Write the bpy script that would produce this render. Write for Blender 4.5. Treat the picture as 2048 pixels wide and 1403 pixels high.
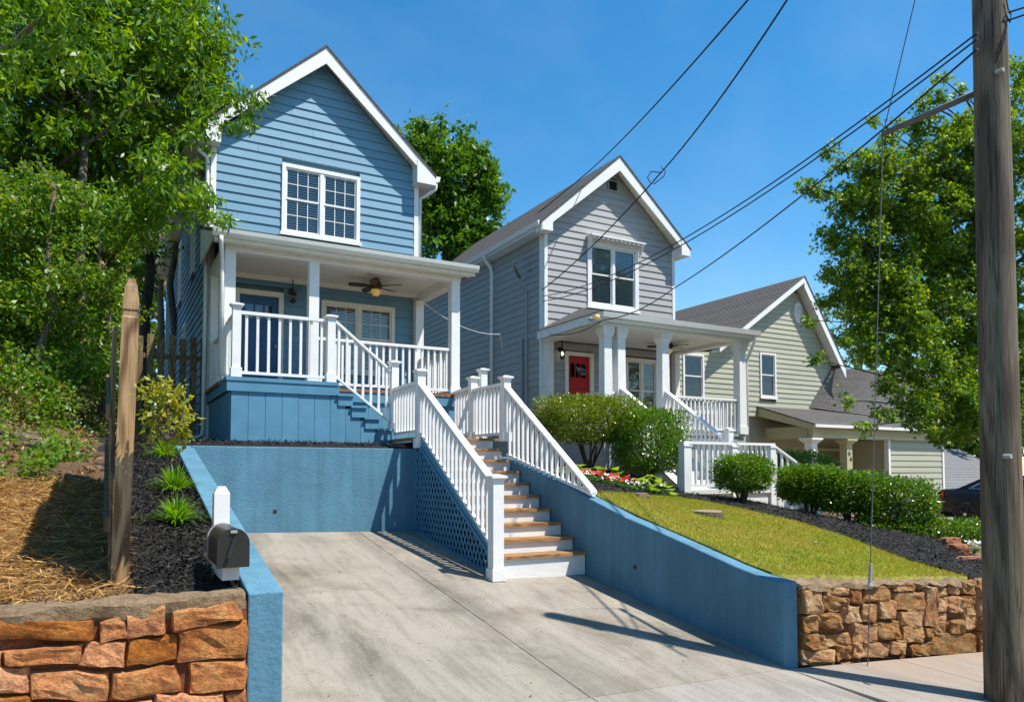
import bpy, math, random
import numpy as np
from mathutils import Vector, Matrix, noise
random.seed(7); rng=np.random.default_rng(11)
for o in list(bpy.data.objects): bpy.data.objects.remove(o)
SC=bpy.context.scene; COL=SC.collection
# ---------------------------------------------------------------- camera, sky, sun, exposure
F=1470.; VH=938.; YAW=math.radians(29); PIT=math.radians(2.5); CX=1024.; CY=VH-F*math.tan(PIT)
cd=bpy.data.cameras.new('camera'); cam=bpy.data.objects.new('camera',cd); COL.objects.link(cam); SC.camera=cam
cd.sensor_width=36; cd.lens=F/2048*36; cd.shift_y=(CY-701.5)/2048; cd.clip_start=.05; cd.clip_end=3000
cam.location=(0,0,0); cam.rotation_euler=(math.pi/2+PIT,0,-YAW)
SUN_EL=math.radians(61); SD=Vector((.64,-.768,0)).normalized()      # horizontal direction towards the sun
w=bpy.data.worlds.new('World'); SC.world=w; w.use_nodes=True
nt=w.node_tree; bg=nt.nodes['Background']; sky=nt.nodes.new('ShaderNodeTexSky'); sky.sky_type='NISHITA'; sky.sun_disc=False
sky.sun_elevation=SUN_EL; sky.sun_rotation=math.atan2(SD.x,SD.y); sky.air_density=1.0; sky.dust_density=.2; sky.ozone_density=1.2; sky.altitude=0
hs=nt.nodes.new('ShaderNodeHueSaturation'); hs.inputs['Saturation'].default_value=1.40; hs.inputs['Value'].default_value=1.14; hs.inputs['Hue'].default_value=.493; nt.links.new(sky.outputs[0],hs.inputs['Color']); 
tc=nt.nodes.new('ShaderNodeTexCoord'); mpw=nt.nodes.new('ShaderNodeMapping'); mpw.inputs['Scale'].default_value=(1.2,3.0,3.2); mpw.inputs['Rotation'].default_value=(.2,.3,.5); nt.links.new(tc.outputs['Generated'],mpw.inputs[0])
cn=nt.nodes.new('ShaderNodeTexNoise'); cn.inputs['Scale'].default_value=1.6; cn.inputs['Detail'].default_value=5; cn.inputs['Roughness'].default_value=.55; nt.links.new(mpw.outputs[0],cn.inputs['Vector'])
cr_=nt.nodes.new('ShaderNodeMapRange'); cr_.inputs[1].default_value=.45; cr_.inputs[2].default_value=.75; cr_.inputs[4].default_value=.07; nt.links.new(cn.outputs['Fac'],cr_.inputs[0])     # thin high cirrus over the whole sky
cm=nt.nodes.new('ShaderNodeMix'); cm.data_type='RGBA'; nt.links.new(cr_.outputs[0],cm.inputs[0]); nt.links.new(hs.outputs[0],cm.inputs[6]); cm.inputs[7].default_value=(6.5,7.0,7.6,1)
nt.links.new(cm.outputs[2],bg.inputs[0]); bg.inputs[1].default_value=.118
ld=bpy.data.lights.new('sun','SUN'); ld.energy=5.0; ld.angle=math.radians(.53); ld.color=(1,.955,.88)
sun=bpy.data.objects.new('sun',ld); COL.objects.link(sun); sun.location=(20,-25,40)
sun.rotation_euler=Vector((-SD.x*math.cos(SUN_EL),-SD.y*math.cos(SUN_EL),-math.sin(SUN_EL))).to_track_quat('-Z','Y').to_euler()
vs=SC.view_settings; vs.view_transform='Standard'; vs.look='None'; vs.gamma=1; vs.exposure=.58; vs.use_curve_mapping=False
SC.render.engine='CYCLES'
# ---------------------------------------------------------------- pixel -> direction
_f=np.array([math.sin(YAW)*math.cos(PIT),math.cos(YAW)*math.cos(PIT),math.sin(PIT)])
_r=np.array([math.cos(YAW),-math.sin(YAW),0]); _u=np.cross(_r,_f)
def ray(u,v): return _f+_r*(u-CX)/F+_u*(CY-v)/F
def PY(u,v,Y): d=ray(u,v); return d*Y/d[1]
def PX(u,v,X): d=ray(u,v); return d*X/d[0]
# ---------------------------------------------------------------- mesh helpers
class MB:
    def __init__(s): s.v=[]; s.f=[]
    def add(s,vs,fs):
        n=len(s.v); s.v+= [tuple(map(float,p)) for p in vs]; s.f+=[tuple(i+n for i in f) for f in fs]; return s
    def hexa(s,p):   # 4 bottom (ccw), 4 top
        return s.add(p,[(3,2,1,0),(4,5,6,7),(0,1,5,4),(1,2,6,5),(2,3,7,6),(3,0,4,7)])
    def box(s,x0,x1,y0,y1,z0,z1):
        return s.hexa([(x0,y0,z0),(x1,y0,z0),(x1,y1,z0),(x0,y1,z0),(x0,y0,z1),(x1,y0,z1),(x1,y1,z1),(x0,y1,z1)])
    def prism(s,poly,vec):
        n=len(poly); v=Vector(vec)
        return s.add([Vector(p) for p in poly]+[Vector(p)+v for p in poly],
          [tuple(range(n))[::-1],tuple(range(n,2*n))]+[(i,(i+1)%n,n+(i+1)%n,n+i) for i in range(n)])
    def bar(s,a,b,w,h,up=(0,0,1)):  # rectangular bar from a to b, centred
        a=Vector(a);b=Vector(b);d=(b-a).normalized();u=Vector(up); sd=d.cross(u)
        if sd.length<1e-4: sd=d.cross(Vector((1,0,0)))
        sd.normalize(); u=sd.cross(d).normalized(); sd*=w/2; u*=h/2
        return s.hexa([a-sd-u,a+sd-u,b+sd-u,b-sd-u,a-sd+u,a+sd+u,b+sd+u,b-sd+u])
    def tube(s,path,rad,n=8):
        P=[Vector(p) for p in path]; m=len(P); R=rad if hasattr(rad,'__len__') else [rad]*m
        vs=[]; pu=None
        for i,p in enumerate(P):
            d=(P[min(i+1,m-1)]-P[max(i-1,0)]).normalized()
            if pu is None: pu=d.orthogonal().normalized()
            else:
                pu=(pu-d*pu.dot(d)); pu=pu.normalized() if pu.length>1e-6 else d.orthogonal().normalized()
            q=d.cross(pu)
            for k in range(n):
                a=2*math.pi*k/n; vs.append(p+(pu*math.cos(a)+q*math.sin(a))*R[i])
        fs=[(i*n+k,i*n+(k+1)%n,(i+1)*n+(k+1)%n,(i+1)*n+k) for i in range(m-1) for k in range(n)]
        fs+=[tuple(range(n))[::-1],tuple(range((m-1)*n,m*n))]
        return s.add(vs,fs)
    def lathe(s,c,prof,n=16,axis='z'):
        vs=[]
        for r,h in prof:
            for k in range(n):
                a=2*math.pi*k/n; x,y=r*math.cos(a),r*math.sin(a)
                vs.append((c[0]+x,c[1]+y,c[2]+h) if axis=='z' else (c[0]+h,c[1]+x,c[2]+y) if axis=='x' else (c[0]+y,c[1]+h,c[2]+x))
        m=len(prof); fs=[(i*n+k,i*n+(k+1)%n,(i+1)*n+(k+1)%n,(i+1)*n+k) for i in range(m-1) for k in range(n)]
        fs+=[tuple(range(n))[::-1],tuple(range((m-1)*n,m*n))]
        return s.add(vs,fs)
    def mesh(s,name,mat,smooth=False):
        me=bpy.data.meshes.new(name); me.from_pydata(s.v,[],s.f)
        if mat: me.materials.append(mat)
        if smooth: me.shade_smooth()
        me.update(); return me
    def build(s,name,mat,parent=None,smooth=False,local=False): return link(name,s.mesh(name,mat,smooth),parent,local=local)
WL={}
def link(name,data,parent=None,loc=None,local=False):
    o=bpy.data.objects.new(name,data); COL.objects.link(o)
    if loc is not None: o.location=loc
    WL[o.name]=Vector(loc) if loc is not None else Vector((0,0,0))
    if parent:
        o.parent=parent
        if not local: o.matrix_parent_inverse=Matrix.Translation(-WL[parent.name])
    return o
def tag(o,label=None,cat=None,group=None,kind=None):
    if label: o['label']=label
    if cat: o['category']=cat
    if group: o['group']=group
    if kind: o['kind']=kind
    return o
def thing(name,label,cat,loc=(0,0,0),group=None,rz=0):
    o=link(name,None,None,loc); o.empty_display_size=.2; o.rotation_euler=(0,0,rz); return tag(o,label,cat,group)
def npmesh(name,V,Fc,mat,parent=None,smooth=False,local=False):
    V=np.asarray(V,np.float32); Fc=np.asarray(Fc,np.int32); k=Fc.shape[1]
    me=bpy.data.meshes.new(name); me.vertices.add(len(V)); me.vertices.foreach_set('co',V.ravel())
    me.loops.add(Fc.size); me.loops.foreach_set('vertex_index',Fc.ravel())
    me.polygons.add(len(Fc)); me.polygons.foreach_set('loop_start',np.arange(0,Fc.size,k,dtype=np.int32))
    me.update(calc_edges=True); me.materials.append(mat)
    if smooth: me.shade_smooth()
    return link(name,me,parent,local=local)
# ---------------------------------------------------------------- materials
def lin(r,g,b): return tuple(((c/255)/12.92 if c/255<=.04045 else ((c/255+.055)/1.055)**2.4) for c in (r,g,b))
def new(name):
    m=bpy.data.materials.new(name); m.use_nodes=True; n=m.node_tree; return m,n,n.nodes['Principled BSDF']
def N(n,t,**k):
    x=n.nodes.new('ShaderNode'+t)
    for a,b in k.items():
        if hasattr(x,a): setattr(x,a,b)
        else: x.inputs[a].default_value=b
    return x
def tex(n,scale=(1,1,1),rot=(0,0,0),obj=True):
    g=N(n,'NewGeometry') if not obj else N(n,'TexCoord'); mp=N(n,'Mapping'); n.links.new(g.outputs['Position' if not obj else 'Object'],mp.inputs[0])
    mp.inputs['Scale'].default_value=scale; mp.inputs['Rotation'].default_value=rot; return mp
def ramp(n,src,stops):
    r=N(n,'ValToRGB'); e=r.color_ramp.elements
    while len(e)<len(stops): e.new(.5)
    for i,(p,c) in enumerate(stops): e[i].position=p; e[i].color=(*c[:3],1)
    n.links.new(src,r.inputs[0]); return r
def mixc(n,fac,a,b,bt='MIX'):
    m=N(n,'Mix',data_type='RGBA',blend_type=bt)
    for s,v in ((0,fac),(6,a),(7,b)):
        if hasattr(v,'is_linked') or hasattr(v,'links'): n.links.new(v,m.inputs[s])
        else: m.inputs[s].default_value=v if s==0 else (*v[:3],1)
    return m.outputs[2]
def bump(n,p,src,strength=.3,dist=.01):
    b=N(n,'Bump'); b.inputs['Strength'].default_value=strength; b.inputs['Distance'].default_value=dist
    n.links.new(src,b.inputs['Height']); n.links.new(b.outputs[0],p.inputs['Normal'])
def noiz(n,mp,scale,detail=4,rough=.6,dist=0):
    x=N(n,'TexNoise'); x.inputs['Scale'].default_value=scale; x.inputs['Detail'].default_value=detail; x.inputs['Roughness'].default_value=rough; x.inputs['Distortion'].default_value=dist
    n.links.new(mp.outputs[0],x.inputs['Vector']); return x.outputs['Fac']
def paint(name,col,rough=.55,var=.12,bs=.15,scale=6,dirt=.25,stretch=(1,1,1),objrand=.08,bd=.004,fine=90):
    m,n,p=new(name); mp=tex(n,stretch,obj=False)
    a=noiz(n,mp,scale); r=ramp(n,a,[(.3,tuple(c*(1-var) for c in col)),(.7,tuple(min(1,c*(1+var)) for c in col))])
    d=noiz(n,mp,scale*.35,6,.7); dr=ramp(n,d,[(.56,(0,0,0)),(.78,(1,1,1))])
    dm=N(n,'Math',operation='MULTIPLY'); n.links.new(dr.outputs[0],dm.inputs[0]); dm.inputs[1].default_value=dirt
    c=mixc(n,dm.outputs[0],r.outputs[0],tuple(c*.62+.01*k for c,k in zip(col,(1.4,1.1,.8))))
    if objrand:
        oi=N(n,'ObjectInfo'); mr=N(n,'MapRange'); n.links.new(oi.outputs['Random'],mr.inputs[0]); mr.inputs[3].default_value=1-objrand; mr.inputs[4].default_value=1+objrand
        h=N(n,'HueSaturation'); n.links.new(mr.outputs[0],h.inputs['Value']); n.links.new(c,h.inputs['Color']); c=h.outputs[0]
    n.links.new(c,p.inputs['Base Color']); p.inputs['Roughness'].default_value=rough
    f=noiz(n,mp,fine,3); bump(n,p,f,bs,bd); return m
M={}
M['siding_blue']=paint('siding_blue',(.128,.268,.372),.6,.05,.12,2,.12,(.4,.4,3),.05)
M['blue']=paint('blue_paint',(.08,.232,.345),.6,.1,.25,3,.3,objrand=.06)
def stucco(name,col):
    m,n,p=new(name); mp=tex(n,obj=False); a=noiz(n,mp,1.3,6,.65,.5); r=ramp(n,a,[(.3,tuple(c*.84 for c in col)),(.55,col),(.75,tuple(c*1.12 for c in col))])
    ms=tex(n,(5,5,.28),obj=False); s_=noiz(n,ms,1.1,5,.6); sr=ramp(n,s_,[(.38,(.76,.77,.78)),(.56,(1,1,1))]); c=mixc(n,.7,r.outputs[0],sr.outputs[0],'MULTIPLY')
    d=noiz(n,mp,7,7,.75); dr=ramp(n,d,[(.60,(1,1,1)),(.74,(.66,.68,.68))]); c=mixc(n,.6,c,dr.outputs[0],'MULTIPLY')
    v=N(n,'TexVoronoi',feature='DISTANCE_TO_EDGE'); v.inputs['Scale'].default_value=.9; mq=tex(n,obj=False); nz=N(n,'TexNoise'); nz.inputs['Scale'].default_value=2.5; n.links.new(mq.outputs[0],nz.inputs['Vector']); mv=N(n,'VectorMath',operation='ADD'); n.links.new(mq.outputs[0],mv.inputs[0]); n.links.new(nz.outputs['Color'],mv.inputs[1]); n.links.new(mv.outputs[0],v.inputs['Vector'])
    vr=ramp(n,v.outputs['Distance'],[(.0,(.62,.62,.62)),(.006,(1,1,1))]); c=mixc(n,.45,c,vr.outputs[0],'MULTIPLY')
    pt=noiz(n,mp,.55,2); pr_=ramp(n,pt,[(.5,(1,1,1)),(.53,(.93,.95,.96))]); c=mixc(n,1.,c,pr_.outputs[0],'MULTIPLY')
    n.links.new(c,p.inputs['Base Color']); p.inputs['Roughness'].default_value=.8
    f=noiz(n,mp,32,5,.65); g=noiz(n,mp,4,3); ad=N(n,'Math',operation='ADD'); n.links.new(f,ad.inputs[0]); n.links.new(g,ad.inputs[1]); bump(n,p,ad.outputs[0],.6,.012); return m
M['stucco']=stucco('blue_stucco',(.086,.218,.305))
M['white']=paint('white_paint',(.75,.74,.715),.45,.04,.06,5,.18,objrand=.02)
M['cream']=paint('soffit_paint',(.74,.72,.64),.6,.04,.05,5,.12,objrand=.02)  # cream trim colour, also imitates shade on the blue porch gutter
M['riser']=paint('worn_white_paint',(.70,.69,.66),.55,.08,.15,9,.35,(1,1,6),.04)
M['siding_grey']=paint('siding_grey',(.33,.327,.32),.6,.04,.1,2,.1,(.4,.4,3),.04)
M['siding_beige']=paint('siding_beige',(.385,.375,.275),.6,.04,.1,2,.1,(.4,.4,3),.04)
M['beige']=paint('beige_paint',(.40,.37,.21),.6,.05,.05,4,.15)
M['tan_dark']=paint('brown_door',(.20,.16,.075),.6,.05,.05,4,.15)
M['red']=paint('red_door',(.46,.012,.016),.35,.06,.03,4,.1,objrand=0)
M['door_blue']=paint('blue_door',(.012,.075,.22),.35,.06,.03,4,.1,objrand=0)
M['black']=paint('black_metal',(.022,.021,.02),.38,.1,.05,20,.1,objrand=0)
M['bronze']=paint('bronze',(.035,.022,.014),.4,.1,.05,20,.1,objrand=0)
M['galv']=paint('galvanised',(.35,.34,.32),.5,.15,.1,14,.3,objrand=0)
M['strutm']=paint('weathered_steel',(.13,.12,.11),.6,.2,.1,14,.3,objrand=0)
M['wirem']=paint('cable_rubber',(.02,.02,.022),.6,.1,.02,14,.1,objrand=0)
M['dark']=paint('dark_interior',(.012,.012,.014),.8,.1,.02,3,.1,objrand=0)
M['blind']=paint('blind_slat',(.80,.80,.77),.5,.05,.02,5,.1,objrand=0)
M['rubber']=paint('rubber',(.016,.016,.017),.75,.1,.1,30,.2,objrand=0)
def wood(name,c1,c2,axis='z',ring=9,rough=.7,scale=1.,rings=16.,crack=.0):
    m,n,p=new(name); st=tuple((.16 if a==axis else 1)*ring*scale for a in 'xyz')
    mp=tex(n,st,obj=False); f0=noiz(n,mp,.42,2,.4,.6)
    ml=N(n,'Math',operation='MULTIPLY'); n.links.new(f0,ml.inputs[0]); ml.inputs[1].default_value=rings*6.28; sn=N(n,'Math',operation='SINE'); n.links.new(ml.outputs[0],sn.inputs[0])
    mr0=N(n,'MapRange'); n.links.new(sn.outputs[0],mr0.inputs[0]); mr0.inputs[1].default_value=-1; r=ramp(n,mr0.outputs[0],[(.0,c1),(.35,tuple((u+v)/2 for u,v in zip(c1,c2))),(.6,c2),(1,tuple(c*1.12 for c in c2))])
    mp2=tex(n,tuple((1 if a==axis else 26)*6*scale for a in 'xyz'),obj=False); f=noiz(n,mp2,.6,5,.65); fr=ramp(n,f,[(.33,(.55,.52,.48)),(.62,(1,1,1))])
    g=noiz(n,mp,1.1,4); gr=ramp(n,g,[(.35,(.72,.69,.64)),(.65,(1.05,1.03,1.0))])
    oi=N(n,'ObjectInfo'); mr=N(n,'MapRange'); n.links.new(oi.outputs['Random'],mr.inputs[0]); mr.inputs[3].default_value=.82; mr.inputs[4].default_value=1.15
    c=mixc(n,1.0,r.outputs[0],fr.outputs[0],'MULTIPLY'); c=mixc(n,.8,c,gr.outputs[0],'MULTIPLY')
    hgt=f
    if crack:
        mp3=tex(n,tuple((.35 if a==axis else 14)*scale for a in 'xyz'),obj=False); k=noiz(n,mp3,1.3,3,.5); kr=ramp(n,k,[(.47,(1,1,1)),(.5,(.16,.14,.12)),(.53,(1,1,1))]); c=mixc(n,crack,c,kr.outputs[0],'MULTIPLY')
        ad=N(n,'Math',operation='MULTIPLY_ADD'); n.links.new(kr.outputs[0],ad.inputs[0]); ad.inputs[1].default_value=.7; n.links.new(f,ad.inputs[2]); hgt=ad.outputs[0]
    h=N(n,'HueSaturation'); n.links.new(mr.outputs[0],h.inputs['Value']); n.links.new(c,h.inputs['Color'])
    n.links.new(h.outputs[0],p.inputs['Base Color']); p.inputs['Roughness'].default_value=rough; bump(n,p,hgt,.6,.006); return m
M['post']=wood('treated_pine',(.21,.10,.035),(.50,.32,.155),'z',8,.7,1.,9.)
M['tread']=wood('tread_wood',(.26,.125,.04),(.42,.23,.085),'x',7)
M['fence']=wood('fence_wood',(.14,.095,.04),(.26,.19,.085),'z',9)
M['deck']=wood('deck_wood',(.20,.09,.04),(.32,.16,.08),'x',7)
M['pole']=wood('pole_wood',(.105,.08,.05),(.185,.145,.10),'z',6,.88,1.,6.,.8)
M['bark']=wood('bark',(.075,.055,.04),(.17,.135,.10),'z',12,.9)
M['stem']=wood('stem_bark',(.06,.04,.028),(.13,.095,.065),'z',20,.9)
def rock(name,cols,sc=5,bs=.9,mortar=False,objr=.35):
    m,n,p=new(name); mp=tex(n,obj=False); a=noiz(n,mp,sc,8,.68,.4); r=ramp(n,a,[(.28,cols[0]),(.45,cols[1]),(.6,cols[2]),(.75,cols[3])])
    b=noiz(n,mp,sc*7,6,.7); br=ramp(n,b,[(.3,(.3,.27,.25)),(.6,(1,1,1))]); c=mixc(n,.75,r.outputs[0],br.outputs[0],'MULTIPLY')
    if objr:
        oi=N(n,'ObjectInfo'); mr=N(n,'MapRange'); n.links.new(oi.outputs['Random'],mr.inputs[0]); mr.inputs[3].default_value=1-objr; mr.inputs[4].default_value=1+objr*.6
        ms=N(n,'MapRange'); n.links.new(oi.outputs['Random'],ms.inputs[0]); ms.inputs[3].default_value=1.12; ms.inputs[4].default_value=.88
        h=N(n,'HueSaturation'); n.links.new(mr.outputs[0],h.inputs['Value']); n.links.new(ms.outputs[0],h.inputs['Saturation']); n.links.new(c,h.inputs['Color']); c=h.outputs[0]
    n.links.new(c,p.inputs['Base Color']); p.inputs['Roughness'].default_value=.9
    ad=N(n,'Math',operation='ADD'); n.links.new(a,ad.inputs[0]); n.links.new(b,ad.inputs[1]); bump(n,p,ad.outputs[0],bs,.035); return m
M['stone_l']=rock('red_clay_stone',[(.28,.075,.022),(.56,.20,.055),(.66,.29,.095),(.60,.42,.22)],4)
M['stone_r']=rock('tan_fieldstone',[(.24,.09,.03),(.47,.21,.07),(.55,.34,.15),(.52,.43,.30)],5)
M['mortar_l']=rock('clay_mortar',[(.12,.035,.015),(.24,.075,.028),(.30,.10,.04),(.32,.15,.08)],7,objr=0)
M['mortar_r']=rock('dirt_mortar',[(.14,.06,.025),(.28,.12,.045),(.34,.18,.08),(.36,.25,.16)],7,objr=0)
M['coping']=rock('weathered_mortar_cap',[(.14,.085,.045),(.27,.18,.095),(.36,.25,.14),(.44,.33,.20)],5,.9,objr=0)
M['rockgrey']=rock('lichen_rock',[(.12,.09,.06),(.24,.17,.10),(.32,.24,.15),(.38,.31,.20)],6)
M['redrock']=rock('red_rock',[(.26,.08,.035),(.42,.15,.075),(.48,.22,.12),(.5,.3,.2)],6,objr=.15)
def concrete(name,base,dirt,red=0.):
    m,n,p=new(name); mp=tex(n,obj=False); mps=tex(n,(1.0,.33,1),obj=False)
    a=noiz(n,mps,1.1,7,.66,.7); r=ramp(n,a,[(.30,dirt),(.47,base),(.68,tuple(min(1,c*1.18) for c in base))])
    b=noiz(n,mp,55,6,.75); br=ramp(n,b,[(.32,(.62,.6,.57)),(.55,(1,1,1)),(.8,(1.08,1.07,1.05))]); c=mixc(n,.8,r.outputs[0],br.outputs[0],'MULTIPLY')
    sp=noiz(n,mp,9,5,.6,.5); sr=ramp(n,sp,[(.58,(1,1,1)),(.75,(.62,.57,.5))]); c=mixc(n,.55,c,sr.outputs[0],'MULTIPLY')
    mz=tex(n,(3,.35,1),(0,0,.35),obj=False); st=noiz(n,mz,3.5,5,.6); s2=ramp(n,st,[(.36,(.70,.68,.64)),(.52,(1,1,1))]); c=mixc(n,.5,c,s2.outputs[0],'MULTIPLY')
    if not red:
        g0=N(n,'NewGeometry'); sx0=N(n,'SeparateXYZ'); n.links.new(g0.outputs['Position'],sx0.inputs[0]); d0=N(n,'Math',operation='SUBTRACT'); n.links.new(sx0.outputs['X'],d0.inputs[0]); d0.inputs[1].default_value=3.55; ab=N(n,'Math',operation='ABSOLUTE'); n.links.new(d0.outputs[0],ab.inputs[0])
        mj=N(n,'MapRange'); n.links.new(ab.outputs[0],mj.inputs[0]); mj.inputs[1].default_value=.45; mj.inputs[2].default_value=.0; nj=noiz(n,mp,2.2,6,.7,.6); rj=ramp(n,nj,[(.38,(0,0,0)),(.62,(1,1,1))]); mj2=N(n,'Math',operation='MULTIPLY'); n.links.new(mj.outputs[0],mj2.inputs[0]); n.links.new(rj.outputs[0],mj2.inputs[1]); mj3=N(n,'Math',operation='MULTIPLY'); n.links.new(mj2.outputs[0],mj3.inputs[0]); mj3.inputs[1].default_value=.6; c=mixc(n,mj3.outputs[0],c,(.12,.105,.085))
        bl=noiz(n,mp,.75,5,.6,.8); blr=ramp(n,bl,[(.50,(1,1,1)),(.64,(.70,.66,.60))]); c=mixc(n,.8,c,blr.outputs[0],'MULTIPLY')
    if red:
        # red clay washed onto the walk by the stone wall
        rd=noiz(n,mp,1.6,5,.6); g=N(n,'NewGeometry'); sx=N(n,'SeparateXYZ'); n.links.new(g.outputs['Position'],sx.inputs[0])
        mx=N(n,'MapRange'); n.links.new(sx.outputs['Y'],mx.inputs[0]); mx.inputs[1].default_value=3.2; mx.inputs[2].default_value=4.9
        mu=N(n,'Math',operation='MULTIPLY'); n.links.new(mx.outputs[0],mu.inputs[0]); rr=ramp(n,rd,[(.25,(.25,.25,.25)),(.6,(1,1,1))]); n.links.new(rr.outputs[0],mu.inputs[1])
        mx2=N(n,'MapRange'); n.links.new(sx.outputs['X'],mx2.inputs[0]); mx2.inputs[1].default_value=5.6; mx2.inputs[2].default_value=7.4
        mu2=N(n,'Math',operation='MULTIPLY'); n.links.new(mu.outputs[0],mu2.inputs[0]); n.links.new(mx2.outputs[0],mu2.inputs[1]); mu3=N(n,'Math',operation='MULTIPLY'); n.links.new(mu2.outputs[0],mu3.inputs[0]); mu3.inputs[1].default_value=.85; c=mixc(n,mu3.outputs[0],c,(.30,.205,.14))
    n.links.new(c,p.inputs['Base Color']); p.inputs['Roughness'].default_value=.88
    bump(n,p,b,.35,.006); return m
M['concrete']=concrete('driveway_concrete',(.285,.252,.202),(.145,.125,.098))
M['walk']=concrete('sidewalk_concrete',(.30,.27,.23),(.21,.18,.148),1)
M['asphalt']=rock('asphalt',[(.035,.035,.035),(.05,.05,.05),(.06,.06,.06),(.08,.08,.08)],30,.4,objr=0)
M['soil']=rock('soil_ground',[(.10,.06,.03),(.16,.10,.05),(.15,.13,.05),(.20,.15,.08)],1.3,.5,objr=0)
M['clay']=rock('leaf_litter_bank',[(.035,.026,.012),(.09,.05,.02),(.17,.085,.035),(.26,.12,.05)],2.6,.8,objr=0)
M['mulchbed']=rock('mulch_bed',[(.008,.007,.006),(.016,.014,.013),(.026,.023,.021),(.05,.045,.04)],22,.9,objr=0)
M['lawnbed']=rock('lawn_ground',[(.13,.15,.012),(.20,.20,.015),(.27,.24,.025),(.36,.27,.06)],2.0,.3,objr=0)
M['strawbed']=rock('straw_ground',[(.09,.05,.015),(.18,.10,.035),(.27,.16,.06),(.36,.24,.1)],14,.8,objr=0)
M['shingle']=rock('asphalt_shingle',[(.055,.05,.046),(.085,.078,.072),(.105,.097,.09),(.14,.13,.12)],14,.5,objr=0)
M['shingle_beige']=rock('weathered_shingle',[(.10,.092,.085),(.145,.132,.122),(.17,.155,.143),(.21,.195,.18)],14,.5,objr=0)
M['shingle_far']=rock('grey_shingle',[(.13,.13,.135),(.17,.17,.175),(.19,.19,.195),(.22,.22,.225)],9,.3,objr=0)
def leafm(name,cols,trans=.35,rough=.42,tcol=None,spec=.4,patch=None):
    m,n,p=new(name); g=N(n,'NewGeometry'); r=ramp(n,g.outputs['Random Per Island'],[(i/max(1,len(cols)-1),c) for i,c in enumerate(cols)]); c=r.outputs[0]
    if patch:
        mp=tex(n,obj=False); a=noiz(n,mp,patch[0],3); rr=ramp(n,a,[(.42,(0,0,0)),(.62,(1,1,1))]); mm=N(n,'Math',operation='MULTIPLY'); n.links.new(rr.outputs[0],mm.inputs[0]); mm.inputs[1].default_value=patch[2]; c=mixc(n,mm.outputs[0],c,patch[1])
    n.links.new(c,p.inputs['Base Color']); p.inputs['Roughness'].default_value=rough; p.inputs['Specular IOR Level'].default_value=spec
    t=N(n,'BsdfTranslucent'); h=N(n,'HueSaturation'); n.links.new(c,h.inputs['Color']); h.inputs['Hue'].default_value=.485; h.inputs['Saturation'].default_value=1.1; h.inputs['Value'].default_value=1.9; n.links.new(h.outputs[0],t.inputs[0])
    mx=N(n,'MixShader'); mx.inputs[0].default_value=trans; n.links.new(p.outputs[0],mx.inputs[1]); n.links.new(t.outputs[0],mx.inputs[2])
    n.links.new(mx.outputs[0],n.nodes['Material Output'].inputs[0]); return m
M['leaf_left']=leafm('leaf_left',[(.04,.11,.006),(.075,.18,.008),(.13,.25,.012),(.21,.30,.02)],.4)
M['leaf_ivy']=leafm('leaf_ivy',[(.035,.115,.008),(.075,.19,.012),(.14,.25,.02),(.25,.28,.04)],.38)
M['leaf_brush']=leafm('leaf_brush',[(.05,.09,.012),(.13,.14,.025),(.22,.17,.04),(.24,.15,.06)],.25,.6)
M['leaf_back']=leafm('leaf_back',[(.035,.10,.006),(.065,.16,.008),(.11,.22,.012)],.38)
M['leaf_maple']=leafm('leaf_maple',[(.045,.12,.008),(.085,.18,.012),(.15,.25,.02),(.24,.30,.035)],.42)
M['leaf_pale']=leafm('leaf_pale',[(.08,.15,.02),(.12,.19,.03),(.16,.22,.05)],.4)
M['leaf_box']=leafm('leaf_box',[(.05,.105,.006),(.11,.175,.008),(.19,.24,.012),(.30,.30,.02)],.28,.32,spec=.6)
M['leaf_hedge']=leafm('leaf_hedge',[(.03,.10,.006),(.065,.165,.01),(.12,.235,.015),(.20,.29,.02)],.28,.28,spec=.6)
M['leaf_yellow']=leafm('leaf_yellow',[(.14,.22,.02),(.26,.28,.03),(.36,.31,.04)],.4)
M['leaf_lime']=leafm('leaf_lime',[(.15,.26,.02),(.22,.33,.03),(.28,.36,.05)],.4)
M['blade']=leafm('liriope_blade',[(.06,.17,.008),(.11,.26,.012),(.19,.33,.03)],.4)
M['grass']=leafm('grass_blade',[(.13,.205,.01),(.215,.27,.014),(.30,.32,.02),(.39,.35,.05)],.35,.6,patch=(1.1,(.40,.29,.06),.55))
M['weed']=leafm('weed_leaf',[(.07,.16,.02),(.12,.22,.03)],.35)
M['mulch']=leafm('mulch_chip',[(.006,.005,.005),(.012,.011,.010),(.022,.019,.017),(.055,.048,.042)],.0,.7,spec=.3)
M['straw']=leafm('pine_needle',[(.18,.085,.02),(.36,.19,.05),(.50,.29,.09),(.60,.40,.16)],.12,.6)
M['litter']=leafm('leaf_litter',[(.12,.06,.02),(.26,.13,.05),(.38,.22,.1),(.12,.13,.03)],.1,.7)
M['petal_red']=leafm('petal_red',[(.55,.02,.012),(.70,.05,.02),(.75,.12,.04)],.25)
M['petal_white']=leafm('petal_white',[(.75,.75,.70),(.85,.85,.82)],.2)
M['flower_leaf']=leafm('flower_leaf',[(.04,.12,.02),(.07,.18,.03)],.3)
M['fallen']=leafm('fallen_leaf',[(.30,.30,.04),(.35,.22,.06),(.6,.55,.4),(.10,.08,.04)],.2)
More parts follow.
